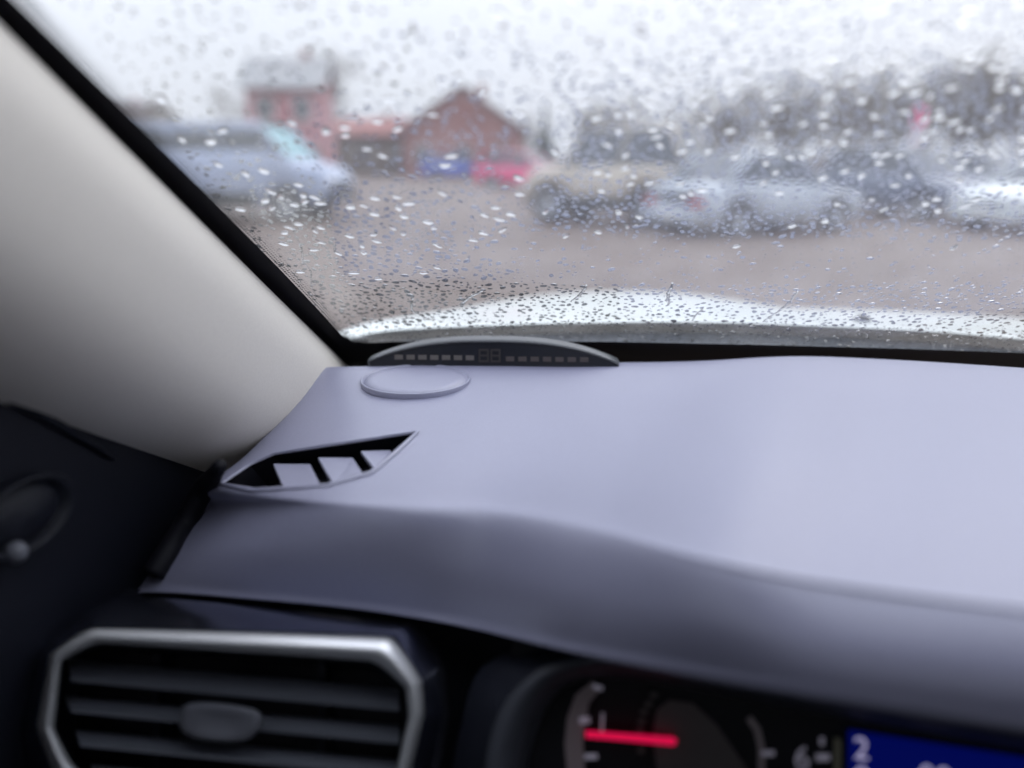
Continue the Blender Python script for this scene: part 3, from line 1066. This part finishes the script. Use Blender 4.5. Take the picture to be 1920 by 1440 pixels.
def make_car(label, colour, gx, gy, heading, L, Wd, H, style, group='parked cars seen through the wet windscreen', glass='carglass', roof=None, screen=None):
    """A whole parked car standing on the ground point (gx, gy); heading in radians, 0 faces +X."""
    st = STYLES[style]
    root = tag(empty('parked_car', (gx, gy, 0), heading), label, 'car', group)
    hw = Wd / 2
    wr = st['wr'] * H if style != 'sedan' else 0.22 * H
    clear = 0.14 * H
    axles = (0.31 * L, -0.29 * L)
    # --- body: sections along the length
    xs = sorted(set([-.5, -.495, -.48, -.45, -.40, -.35, -.30, -.25, -.2, -.1, 0, .1, .2, .25, .30, .35, .40, .44, .47, .49, .5]))
    vv, ff = [], []
    SEC = 15
    for f in xs:
        x = f * L
        e = abs(f) / .5
        wk = hw * (1 - 0.16 * max(0, (e - .72) / .28) ** 2)
        zt = interp(st['top'], f) * H
        zb_ = clear + (0.10 * H * max(0, (e - .86) / .14))
        arch = 0
        for ax in axles:
            dd = abs(x - ax)
            if dd < wr * 1.22:
                arch = max(arch, math.sqrt(max(0, (wr * 1.22) ** 2 - dd * dd)) + wr * 0.95)
        zs = max(zb_, arch)                                # lower edge of the flank: lifted over the wheels
        zs = min(zs, zt - 0.10 * H)
        ring_ = [(-wk * .72, zb_), (-wk * .96, zs), (-wk * 1.0, zs + (zt - zs) * .35), (-wk * .99, zs + (zt - zs) * .62), (-wk * .965, zt - .045 * H), (-wk * .90, zt - .008 * H), (-wk * .55, zt + .008 * H), (0, zt + .014 * H)]
        ring_ = ring_ + [(-y, z) for y, z in ring_[-2::-1]]
        for y, z in ring_:
            vv.append((x, y, z))
    n_ = len(vv) // len(xs)
    for i in range(len(xs) - 1):
        for k in range(n_ - 1):
            ff.append((i * n_ + k, i * n_ + k + 1, (i + 1) * n_ + k + 1, (i + 1) * n_ + k))
        ff.append((i * n_ + n_ - 1, i * n_, (i + 1) * n_, (i + 1) * n_ + n_ - 1))
    ff.append(tuple(range(n_)))
    ff.append(tuple(range((len(xs) - 1) * n_, len(xs) * n_))[::-1])
    mesh('body', vv, ff, colour, root, smooth=False).data.polygons.foreach_set('use_smooth', [True] * len(ff))
    # --- greenhouse
    wf, rf, rb, gb_ = [c * L for c in st['cab']]
    zbelt = interp(st['top'], 0) * H - .01 * H
    zr = H * .965
    yb, yr = hw * .90, hw * (.74 if style != 'van' else .84)
    rc = roof or colour

    def cabpt(fx, side, t):
        """fx 0..1 front to back, t 0 belt .. 1 roof"""
        xb = wf + (gb_ - wf) * fx
        xr = rf + (rb - rf) * fx
        zb2 = interp(st['top'], xb / L) * H - .012 * H
        return V((xb + (xr - xb) * t, side * (yb + (yr - yb) * t), zb2 + (zr - zb2) * t))

    # roof panel, crowned
    rv, rfc = [], []
    nx_, ny_ = 8, 7
    for i in range(nx_ + 1):
        for j in range(ny_ + 1):
            fx, s = i / nx_, -1 + 2 * j / ny_
            p = cabpt(fx, 1, 1)
            rv.append((p.x, s * yr * 1.01, p.z - .004 + .045 * H * (1 - s * s) * .7 + .02 * H * (1 - (2 * fx - 1) ** 4)))
    for i in range(nx_):
        for j in range(ny_):
            a = i * (ny_ + 1) + j
            rfc.append((a, a + 1, a + ny_ + 2, a + ny_ + 1))
    mesh('roof', rv, rfc, rc, root, smooth=True)
    # pillars, one bar each
    npan = 3 if style in ('van',) else 2
    splits = [0.0] + [0.06 + (0.88) * i / npan for i in range(1, npan)] + [1.0]
    for s in (-1, 1):
        for fx, wdth in [(0.0, .035)] + [(q, .03) for q in splits[1:-1]] + [(1.0, .05)]:
            a0, a1 = cabpt(fx, s, -.02), cabpt(fx, s, 1.0)
            bm = bmesh.new()
            tube(bm, [a0, a1], wdth, 6)
            bmobj('pillar', bm, colour, root, smooth=True)
        for q in range(len(splits) - 1):
            f0, f1 = splits[q] + .015, splits[q + 1] - .015
            hi_ = .80 if style == 'van' else .93
            P = [cabpt(f0, s, .04), cabpt(f1, s, .04), cabpt(f1, s, hi_), cabpt(f0, s, hi_)]
            mesh('side_window', P, [(0, 1, 2, 3)], M[glass], root)
    for nm, fx, gm in (('windscreen', 0.0, screen or glass), ('rear_window', 1.0, glass)):
        P = []
        for t in (.03, .5, .95):
            for s in (-.93, -.5, 0, .5, .93):
                p = cabpt(fx, 1, t)
                bulge = (1 - s * s) * .06 * (1 if fx == 0 else -1)
                P.append(V((p.x + bulge, s * p.y, p.z)))
        F = [(r * 5 + c, r * 5 + c + 1, r * 5 + c + 6, r * 5 + c + 5) for r in range(2) for c in range(4)]
        mesh(nm, P, F, M[gm], root, smooth=True)
    # --- wheels
    for ax in axles:
        for s in (-1, 1):
            wheel('wheel', wr, 0.2, (ax, s * (hw - .11), wr), root, s)
    if style in ('suv', 'van'):
        for s in (-1, 1):
            box('cladding', (-.14 * L, s * hw - .03, clear), (.17 * L, s * hw + .012, clear + .16 * H), M['plastic'], root, bev=.01)
    if style == 'van':
        for s in (-1, 1):
            mesh('roof_side', [cabpt(0.02, s * 1.01, .80), cabpt(1, s * 1.01, .80), cabpt(1, s * 1.01, 1.02), cabpt(0.02, s * 1.01, 1.02)], [(0, 1, 2, 3)], colour, root)
    # --- bumpers, lamps, plates, grille, mirrors
    for f, s in ((.5, 1), (-.5, -1)):
        box('bumper', (f * L - .10 if s > 0 else f * L - .03, -hw * .84, clear + .03 * H), (f * L + .03 if s > 0 else f * L + .10, hw * .84, clear + .19 * H), M['plastic'] if style in ('suv', 'van') else colour, root, bev=.04)
        box('number_plate', (f * L + (.028 if s > 0 else -.042), -.26, clear + .08 * H), (f * L + (.042 if s > 0 else -.028), .26, clear + .08 * H + .11), M['plate'], root)
        for t in (-1, 1):
            box('headlight' if s > 0 else 'tail_light', (f * L - .10 if s > 0 else f * L - .012, t * hw * .70 - .16, H * .36), (f * L + .012 if s > 0 else f * L + .10, t * hw * .70 + .16, H * .36 + .13), M['lamp'] if s > 0 else M['red_lamp'], root, bev=.03)
    box('grille', (.5 * L - .08, -hw * .44, H * .30), (.5 * L + .012, hw * .44, H * .40), M['plastic'], root, bev=.01)
    for s in (-1, 1):
        p = cabpt(.1, s, .08)
        box('mirror', (p.x - .05, p.y + (.02 if s > 0 else -.20), p.z), (p.x + .05, p.y + (.20 if s > 0 else -.02), p.z + .13), colour, root, bev=.03)
    return root


def place(x, y):
    p = atz(x, y, 0)
    return p.x, p.y


cam_h = math.pi / 2 + YAW                                   # heading that points away from the camera
face_r = YAW                                                # heading that points to the right in the picture
c_van = paint('pale_blue_paint', (0.34, 0.40, 0.55))
make_car('pale blue-grey van with teal windscreen beside the pillar', c_van, *place(452, 409), face_r + R(-8), 5.0, 1.95, 2.12, 'van', screen='teal_glass')
make_car('small blue car parked far off left of the red car', paint('blue_paint', (0.08, 0.14, 0.62)), *place(846, 334), face_r + R(15), 4.2, 1.75, 1.6, 'hatch')
make_car('crimson red car parked far off left of the beige off-roader', paint('red_paint', (0.80, 0.03, 0.20)), *place(980, 353), face_r + R(-25), 4.3, 1.8, 1.6, 'hatch')
make_car('beige boxy off-roader with dark windows left of the silver saloon', paint('beige_paint', (0.52, 0.46, 0.38)), *place(1150, 416), face_r + R(150), 3.7, 1.8, 1.98, 'suv')
make_car('silver-white saloon parked side on right of the beige off-roader', paint('silver_paint', (0.50, 0.55, 0.62)), *place(1412, 432), face_r + R(28), 4.1, 1.75, 1.48, 'sedan')
make_car('dark blue-grey car facing us right of the silver saloon', paint('slate_paint', (0.10, 0.13, 0.20)), *place(1688, 404), face_r + R(-68), 4.2, 1.85, 1.62, 'hatch')
make_car('bright white car cut off by the right edge of the picture', paint('white_paint', (0.74, 0.80, 0.82)), *place(1985, 428), face_r + R(200), 4.3, 1.78, 1.5, 'sedan')
make_car('dark off-roader half hidden behind the beige one', paint('dark_paint', (0.07, 0.08, 0.11)), *place(1262, 388), face_r + R(25), 4.2, 1.8, 1.85, 'suv')
make_car('small grey car far off just right of the pale blue van', paint('grey_paint', (0.34, 0.38, 0.44)), *place(668, 326), face_r + R(10), 4.2, 1.7, 1.5, 'sedan')
make_car('dark grey car far off just left of the small blue car', paint('grey_blue_paint', (0.26, 0.31, 0.38)), *place(752, 324), face_r + R(170), 4.2, 1.7, 1.5, 'sedan')
make_car('silver hatchback between the slate car and the right picture edge', paint('silver_dark_paint', (0.38, 0.41, 0.46)), *place(1822, 376), face_r + R(-60), 4.0, 1.75, 1.55, 'hatch')

# ================================================================== houses
M['brick'] = mat('red_brown_cladding', (0.34, 0.16, 0.14), 0.8, noise=(0.8, (0.26, 0.12, 0.105), 6))
M['pinkwall'] = mat('pink_render', (0.50, 0.24, 0.27), 0.85, noise=(0.9, (0.40, 0.24, 0.25), 6))
M['greyroof'] = mat('grey_roof_sheet', (0.36, 0.35, 0.35), 0.7, noise=(1.5, (0.26, 0.28, 0.30), 6))
M['darkroof'] = mat('dark_roof_sheet', (0.12, 0.10, 0.11), 0.7)
M['redroof'] = mat('red_roof_sheet', (0.30, 0.12, 0.11), 0.65, noise=(1.2, (0.24, 0.10, 0.09), 6))
M['whitewall'] = mat('white_render', (0.70, 0.70, 0.70), 0.85)
M['frame'] = mat('white_window_frame', (0.75, 0.75, 0.75), 0.5)
M['wood'] = mat('weathered_boards', (0.25, 0.21, 0.18), 0.85, noise=(3, (0.18, 0.15, 0.13), 5))


def house(name, label, px, dist, wid, dep, wall_h, roof_h, wallm, roofm, rz=0.0, ridge='x', nwin=3):
    p = at(px, 296, dist)
    root = tag(empty(name, (p.x, p.y, 0), YAW + rz), label, 'house')
    hw, hd = wid / 2, dep / 2
    bm = bmesh.new()
    bmesh.ops.create_cube(bm, size=1)
    for v in bm.verts:
        v.co = V((v.co.x * wid, v.co.y * dep, (v.co.z + .5) * wall_h))
    if ridge == 'y':                                       # gable faces the viewer
        for s in (-1, 1):
            bm.faces.new([bm.verts.new(q) for q in ((-hw, s * hd, wall_h), (hw, s * hd, wall_h), (0, s * hd, wall_h + roof_h))])
    else:
        for s in (-1, 1):
            bm.faces.new([bm.verts.new(q) for q in ((s * hw, -hd, wall_h), (s * hw, hd, wall_h), (s * hw, 0, wall_h + roof_h))])
    bmobj('wall', bm, wallm, root)
    ov, t = 0.45, 0.14
    if ridge == 'y':
        prof = [(-hw - ov, wall_h - ov * roof_h / hw), (0, wall_h + roof_h), (hw + ov, wall_h - ov * roof_h / hw)]
        A = [V((x, -hd - ov, z + .02)) for x, z in prof] + [V((x, hd + ov, z + .02)) for x, z in prof]
    else:
        prof = [(-hd - ov, wall_h - ov * roof_h / hd), (0, wall_h + roof_h), (hd + ov, wall_h - ov * roof_h / hd)]
        A = [V((-hw - ov, y, z + .02)) for y, z in prof] + [V((hw + ov, y, z + .02)) for y, z in prof]
    B = [v + V((0, 0, t)) for v in A]
    F = [(0, 1, 4, 3), (1, 2, 5, 4), (6, 9, 10, 7), (7, 10, 11, 8), (0, 3, 9, 6), (2, 8, 11, 5), (0, 6, 7, 1), (1, 7, 8, 2), (3, 4, 10, 9), (4, 5, 11, 10)]
    rf = mesh('roof', A + B, F, roofm, root)
    zc = wall_h + roof_h * .75
    box('chimney', (hw * .35, -.1, zc), (hw * .35 + .5, .4, wall_h + roof_h + .6), M['brick'], rf)
    fl = max(1, int(wall_h // 2.7))
    for s in range(fl):
        for k in range(nwin):
            x = -hw + wid * (k + .5) / nwin
            z0 = .9 + s * 2.7
            wroot = empty('window', (x, -hd - .03, z0))
            wroot.parent = root
            box('frame', (-.55, -.03, 0), (.55, .05, 1.35), M['frame'], wroot)
            box('pane', (-.45, -.045, .1), (.45, -.032, 1.25), M['carglass'], wroot)
    box('door', (hw * .55, -hd - .06, 0), (hw * .55 + .9, -hd - .005, 2.0), M['wood'], root)
    return root


house('house', 'pink rendered house with a grey roof above the pale blue van', 556, 52, 4.5, 7, 5.6, 1.9, M['pinkwall'], M['greyroof'], 0.1, 'x', 2)
house('house', 'red-brown house with a steep pointed gable behind the red car', 862, 60, 8.6, 9, 3.3, 2.9, M['brick'], M['darkroof'], 0.12, 'y', 3)
house('shed', 'low brown boarded shed left of the red-brown gabled house', 690, 66, 9, 6, 3.2, 1.2, M['wood'], M['redroof'], 0.05, 'x', 3)
house('house', 'dark-roofed house far off behind the cream pillar', 232, 80, 9, 8, 4.2, 2.4, M['whitewall'], M['darkroof'], 0.0, 'x', 3)

# ================================================================== trees
M['bark'] = mat('grey_bark', (0.15, 0.125, 0.11), 0.9, noise=(6, (0.10, 0.085, 0.075), 5))
M['twig'] = mat('bare_twigs', (0.20, 0.17, 0.15), 0.9)
M['leaf'] = mat('withered_leaves', (0.17, 0.145, 0.10), 0.8, noise=(2, (0.13, 0.115, 0.10), 4))
M['needleleaf'] = mat('spruce_needles', (0.035, 0.065, 0.05), 0.8)


def grow_tree(seed, h, spread, leaves):
    """bare or thinly leaved tree: returns trunk mesh and crown mesh"""
    rnd = random.Random(seed)
    tb, cb, lb = bmesh.new(), bmesh.new(), bmesh.new()
    tips = []

    def limb(p, d, ln_, r, lvl):
        pts = [p.copy()]
        dd = d.normalized()
        for k in range(4):
            dd = (dd + V((rnd.uniform(-.2, .2), rnd.uniform(-.2, .2), rnd.uniform(-.02, .16)))).normalized()
            pts.append(pts[-1] + dd * ln_ / 4)
        tube(tb if lvl == 0 else cb, pts, [r * (1 - .16 * k) for k in range(5)], 7 if lvl == 0 else (4 if lvl < 3 else 3), cap=False)
        if lvl >= 3:
            tips.append((pts[-1], dd))
            tips.append((pts[2], dd))
            return
        n_ = (7, 5, 4)[lvl]
        for k in range(n_):
            q = pts[rnd.choice((2, 3, 4)) if lvl else rnd.choice((2, 3, 3, 4, 4))]
            a = rnd.uniform(0, 2 * math.pi)
            nd = (dd * rnd.uniform(.4, .9) + V((math.cos(a), math.sin(a), rnd.uniform(-.1, .5))) * spread).normalized()
            limb(q, nd, ln_ * rnd.uniform(.5, .72), r * .5, lvl + 1)

    limb(V((0, 0, -.1)), V((0, 0, 1)), h * .48, h * .028, 0)
    for p, d in tips:
        for k in range(leaves):
            q = p + V((rnd.gauss(0, .22), rnd.gauss(0, .22), rnd.gauss(0, .2))) * (h / 6)
            n1 = V((rnd.uniform(-1, 1), rnd.uniform(-1, 1), rnd.uniform(-1, 1))).normalized()
            n2 = n1.orthogonal().normalized()
            s = rnd.uniform(.04, .10) * (h / 6)
            lb.faces.new([lb.verts.new(q + n1 * s), lb.verts.new(q + n2 * s * .6), lb.verts.new(q - n1 * s), lb.verts.new(q - n2 * s * .6)])
    out = []
    for nm, b, mm in (('trunk', tb, M['bark']), ('crown', cb, M['twig']), ('leaf_cover', lb, M['leaf'])):
        me = bpy.data.meshes.new(nm)
        b.to_mesh(me)
        b.free()
        me.materials.append(mm)
        out.append((nm, me))
    return out


kinds = [grow_tree(3, 6.0, 0.9, 7), grow_tree(8, 6.0, 1.1, 4), grow_tree(21, 6.0, 0.8, 10)]


def tree(px, dist, h, kind, label, rz, group='bare trees along the far side of the lot'):
    p = at(px, 296, dist)
    root = tag(empty('tree', (p.x, p.y, 0), rz), label, 'tree', group)
    s = h / 6.0
    root.scale = (s, s, s)
    for nm, me in kinds[kind]:
        o = bpy.data.objects.new(nm, me)
        col.objects.link(o)
        o.parent = root
        if nm == 'leaf_cover':
            o['kind'] = 'stuff'
    return root


def htop(y, dist):
    return CAM.z + (296 - y) / FPX * dist


TR_ = [(1120, 205, 44, 2, 'low bushy tree far off above the left end of the beige off-roader'), (1190, 180, 42, 0, 'brownish tree far off above the beige off-roader'),
       (1262, 205, 40, 1, 'small bare tree just right of the beige off-roader roof'), (1330, 165, 31, 0, 'bare brown tree behind the front of the silver saloon'),
       (1395, 185, 33, 1, 'thin bare tree above the middle of the silver saloon'), (1455, 155, 30, 2, 'leafy brown tree above the right half of the silver saloon'),
       (1520, 165, 34, 0, 'bare tree above the right end of the silver saloon'), (1585, 135, 30, 1, 'tall bare tree left of the pink and white banner'),
       (1650, 140, 33, 2, 'thick brown tree directly left of the pink and white banner'), (1725, 120, 31, 0, 'tall brown tree right behind the pink and white banner'),
       (1790, 130, 34, 1, 'bare tree right of the pink and white banner'), (1855, 110, 30, 2, 'tall leafy brown tree near the right picture edge'),
       (1930, 115, 32, 0, 'bare tree cut off by the right picture edge'), (590, 105, 60, 0, 'tall bare tree behind the pink house'),
       (460, 165, 62, 1, 'pale bare tree left of the pink house'), (985, 215, 62, 1, 'small bare tree right of the red-brown gabled house'),
       (300, 195, 70, 2, 'low tree far off beside the cream pillar')]
for i, (px, ty, dist, kd, lab) in enumerate(TR_):
    tree(px, dist, htop(ty, dist) * 1.05, kd, lab, i * 1.7)

# spruce right of the gabled house
p = at(1022, 296, 46)
sroot = tag(empty('spruce_tree', (p.x, p.y, 0)), 'dark green spruce standing right of the red-brown gabled house', 'tree')
bm = bmesh.new()
tube(bm, [V((0, 0, 0)), V((0, 0, 4.4))], [.12, .02], 6)
bmobj('trunk', bm, M['bark'], sroot)
bm = bmesh.new()
rnd = random.Random(5)
for k in range(230):
    t = rnd.random() ** .8
    z = .4 + 4.1 * t
    r_ = 1.25 * (1 - t) + .08
    a = rnd.uniform(0, 2 * math.pi)
    d = V((math.cos(a), math.sin(a), -.28))
    s = d.cross(V((0, 0, 1))).normalized()
    o_ = V((0, 0, z))
    wdt = .13 + .16 * (1 - t)
    bm.faces.new([bm.verts.new(o_ + d * r_ * .1), bm.verts.new(o_ + d * r_ * .6 + s * wdt), bm.verts.new(o_ + d * r_ * rnd.uniform(.8, 1.1)), bm.verts.new(o_ + d * r_ * .6 - s * wdt)])
bmobj('crown', bm, M['needleleaf'], sroot)

# banner on a post
p = at(1714, 296, 26)
ban = tag(empty('banner', (p.x, p.y, 0), YAW), 'narrow banner on a post, pink above and white below, among the trees', 'banner')
bm = bmesh.new()
tube(bm, [V((0, .05, 0)), V((0, .05, 3.1))], .035, 8)
bmobj('post', bm, M['rim'], ban)
box('pink_panel', (-.20, -.02, 2.35), (.20, .02, 2.98), mat('pink_cloth', (0.75, 0.14, 0.28), 0.8), ban, bev=.008)
box('white_panel', (-.27, -.02, 1.75), (.27, .02, 2.345), mat('white_cloth', (0.78, 0.72, 0.76), 0.8), ban, bev=.008)

# ================================================================== rain on the outside of the windscreen
rnd = random.Random(4)


def drop_shape(rnd_, seg, rings, flat):
    """unit drop lying on z = 0: irregular rounded cap with its own flat underside"""
    ph = [rnd_.uniform(0, 6.28) for _ in range(3)]
    am = [rnd_.uniform(.05, .2), rnd_.uniform(.03, .13), rnd_.uniform(.01, .06)]
    el = rnd_.uniform(.72, 1.4)
    vv, ff = [], []

    def rim_(a):
        return 1 + am[0] * math.sin(2 * a + ph[0]) + am[1] * math.sin(3 * a + ph[1]) + am[2] * math.sin(5 * a + ph[2])
    RS = (1 + flat * flat) / (2 * flat)                     # spherical cap of height flat on a unit rim
    for i in range(rings):
        rr = math.sin(math.pi / 2 * (1 - i / rings))
        h = math.sqrt(RS * RS - rr * rr) - (RS - flat)
        for k in range(seg):
            a = 2 * math.pi * k / seg
            vv.append(V((rr * rim_(a) * math.cos(a) * el, rr * rim_(a) * math.sin(a) / el, h)))
    vv.append(V((0, 0, flat)))
    for i in range(rings - 1):
        for k in range(seg):
            ff.append((i * seg + k, i * seg + (k + 1) % seg, (i + 1) * seg + (k + 1) % seg, (i + 1) * seg + k))
    t = len(vv) - 1
    for k in range(seg):
        ff.append(((rings - 1) * seg + k, (rings - 1) * seg + (k + 1) % seg, t))
    b0 = len(vv)
    for k in range(seg):
        vv.append(vv[k].copy())
    ff.append(tuple(range(b0 + seg - 1, b0 - 1, -1)))
    return vv, ff


BAS = Matrix((wb, ws, wn)).transposed()
shapes_hi = [drop_shape(rnd, 18, 5, rnd.uniform(.27, .46)) for _ in range(12)]
shapes_lo = [drop_shape(rnd, 10, 3, rnd.uniform(.27, .46)) for _ in range(14)]
hi_meshes = []
for vv, ff in shapes_hi:
    me = bpy.data.meshes.new('raindrop')
    me.from_pydata([tuple(v) for v in vv], [], ff)
    me.materials.append(M['water'])
    me.polygons.foreach_set('use_smooth', [len(f) < 5 for f in ff])
    hi_meshes.append(me)

cells = {}
CELL = 0.008
drops = []


def free(a, c, r):
    i, j = int(a // CELL), int(c // CELL)
    for di in (-1, 0, 1):
        for dj in (-1, 0, 1):
            for (a2, c2, r2) in cells.get((i + di, j + dj), ()):
                if (a - a2) ** 2 + (c - c2) ** 2 < ((r + r2) * 1.12) ** 2:
                    return False
    return True


def add_drop(a, c, r):
    cells.setdefault((int(a // CELL), int(c // CELL)), []).append((a, c, r))
    drops.append((a, c, r))


def dens(a, c):
    """patchy wetness over the glass"""
    n_ = mnoise.noise(V((a * 9, c * 9, 3.1))) * .5 + .5
    if a > .13 and .045 < c < .20:                        # band last swept by the wiper
        n_ *= .55
        return (.07 + .32 * n_)
    if a < .26 and c > .27:                               # drier patch high up beside the pillar
        return .12 + .35 * n_
    return (.35 + .65 * n_) * (.62 + .38 * min(1, max(0, (a - .1) / .25)))


# the corner beside the pillar and the strip in front of the bonnet hold the most water
for count, px_, lo_, hi_ in ((420, (430, 1.0, 372, 625), .0016, .0034), (760, (680, 1.0, 545, 622), .0012, .0027), (900, (1040, 1.0, 120, 440), .0013, .0028)):
    done = tries = 0
    while done < count and tries < count * 20:
        tries += 1
        x = rnd.uniform(px_[0], rnd.uniform(600, 1000) if px_[0] == 430 else 1960)
        y = rnd.uniform(px_[2], px_[3])
        a, c = wac(wpx(x, y))
        r = lo_ + (hi_ - lo_) * rnd.random() ** 1.6
        if a < .004 or not free(a, c, r):
            continue
        add_drop(a, c, r)
        done += 1
BIG, MID, SMALL = 1400, 9000, 12500
for count, lo_, hi_ in ((BIG, .0020, .0034), (MID, .0010, .0021), (SMALL, .00045, .0010)):
    done, tries = 0, 0
    while done < count and tries < count * 12:
        tries += 1
        a, c = rnd.uniform(-.02, 1.02), rnd.uniform(-.012, .66)
        if rnd.random() > dens(a, c):
            continue
        low = max(0, 1 - c / .16)                          # finer drops towards the foot of the glass
        r = (lo_ + (hi_ - lo_) * rnd.random() ** 1.8) * (1 - .2 * low)
        if not free(a, c, r):
            continue
        add_drop(a, c, r)
        done += 1

OFF = TH + 0.00012


def in_view(a, c):
    x, y, k = proj(wp(a, c, TH))
    return x, y, k


cand = []
for (a, c, r) in drops:
    x, y, k = in_view(a, c)
    vis = -20 < x < 1940 and -20 < y < 634 and (x > (y + 30) * 0.985 + 25)
    cand.append((r / k if vis else 0, a, c, r, x, y))
cand.sort(reverse=True)
NI = 290
for i, (sz, a, c, r, x, y) in enumerate(cand[:NI]):
    o = bpy.data.objects.new('raindrop', hi_meshes[i % len(hi_meshes)])
    col.objects.link(o)
    ang = rnd.uniform(0, 6.28)
    o.matrix_world = Matrix.Translation(wp(a, c, OFF)) @ (BAS.to_4x4() @ Matrix.Rotation(ang, 4, 'Z') @ Matrix.Scale(r, 4))
    if y < 200:
        lab = 'clear raindrop on the windscreen, seen against the white sky'
    elif y < 300:
        lab = 'clear raindrop on the windscreen, seen against the far houses and trees'
    elif y < 430:
        lab = 'clear raindrop on the windscreen, seen against the parked cars'
    elif y < 560:
        lab = 'clear raindrop on the windscreen, seen against the brown asphalt'
    else:
        lab = 'clear raindrop on the windscreen, low down in front of the white bonnet'
    tag(o, lab, 'raindrop', 'raindrops on the windscreen')
vv, ff, sm = [], [], []
for i, (sz, a, c, r, x, y) in enumerate(cand[NI:]):
    sv, sf = shapes_lo[i % len(shapes_lo)]
    ang = rnd.uniform(0, 6.28)
    ca, sa = math.cos(ang) * r, math.sin(ang) * r
    b0 = len(vv)
    o0 = wp(a, c, OFF)
    for v in sv:
        vv.append(o0 + wb * (v.x * ca - v.y * sa) + ws * (v.x * sa + v.y * ca) + wn * (v.z * r))
    for f in sf:
        ff.append(tuple(b0 + k for k in f))
        sm.append(len(f) < 5)
fr_ = mesh('fine_raindrops', vv, ff, M['water'])
fr_.data.polygons.foreach_set('use_smooth', sm)
tag(fr_, 'fine raindrops scattered all over the outside of the windscreen', 'raindrops', kind='stuff')


# running trickles: half-round threads of water
def trickle(px, wd, label):
    pts = [wpx(x, y, OFF) for x, y in px]
    pts = spline(pts, 6)
    SEG = 8
    vv, ff = [], []
    n_ = len(pts)
    for i, p in enumerate(pts):
        d = (pts[min(i + 1, n_ - 1)] - pts[max(i - 1, 0)]).normalized()
        s = wn.cross(d).normalized()
        k = math.sin(math.pi * min(max(i / (n_ - 1), .03), .97)) ** .35
        r = wd * k * (1 + .45 * mnoise.noise(V((i * .9, wd * 900, px[0][0] * .1))))
        p = p + s * (mnoise.noise(V((i * .5, px[0][0] * .3, 1))) * wd * .9)
        for q in range(SEG + 1):
            a = math.pi * q / SEG
            vv.append(p + s * (r * math.cos(a)) + wn * (r * .6 * math.sin(a)))
    m_ = SEG + 1
    for i in range(n_ - 1):
        for q in range(SEG):
            ff.append((i * m_ + q, i * m_ + q + 1, (i + 1) * m_ + q + 1, (i + 1) * m_ + q))
        ff.append((i * m_ + SEG, i * m_, (i + 1) * m_, (i + 1) * m_ + SEG))
    ff.append(tuple(range(m_)))
    ff.append(tuple(range((n_ - 1) * m_, n_ * m_))[::-1])
    tag(mesh('water_trickle', vv, ff, M['water'], smooth=True), label, 'trickle', 'trickles on the windscreen')


trickle([(548, 412), (552, 440), (565, 465), (568, 490), (582, 508), (584, 535), (592, 552)], .0007, 'long thin crooked trickle on the glass near the pillar')
trickle([(1290, 172), (1275, 190), (1262, 208), (1255, 222)], .0012, 'short slanting trickle high on the glass, left of the trees')
trickle([(1496, 545), (1480, 566), (1462, 582), (1430, 604)], .0012, 'slanting trickle crossing the right edge of the bonnet bulge')
trickle([(1262, 530), (1256, 545), (1252, 560), (1254, 572)], .0016, 'short trickle over the right shoulder of the white bonnet')
trickle([(1100, 534), (1092, 548), (1082, 558), (1070, 566)], .0015, 'short trickle above the middle of the white bonnet')
trickle([(905, 545), (885, 556), (868, 566), (864, 576)], .0016, 'trickle at the left slope of the white bonnet')
trickle([(775, 560), (772, 580), (788, 592), (815, 602)], .0012, 'hooked trickle at the far left end of the white bonnet')
trickle([(1322, 576), (1305, 590), (1298, 602)], .0008, 'tiny slanting trickle low in front of the bonnet bulge')
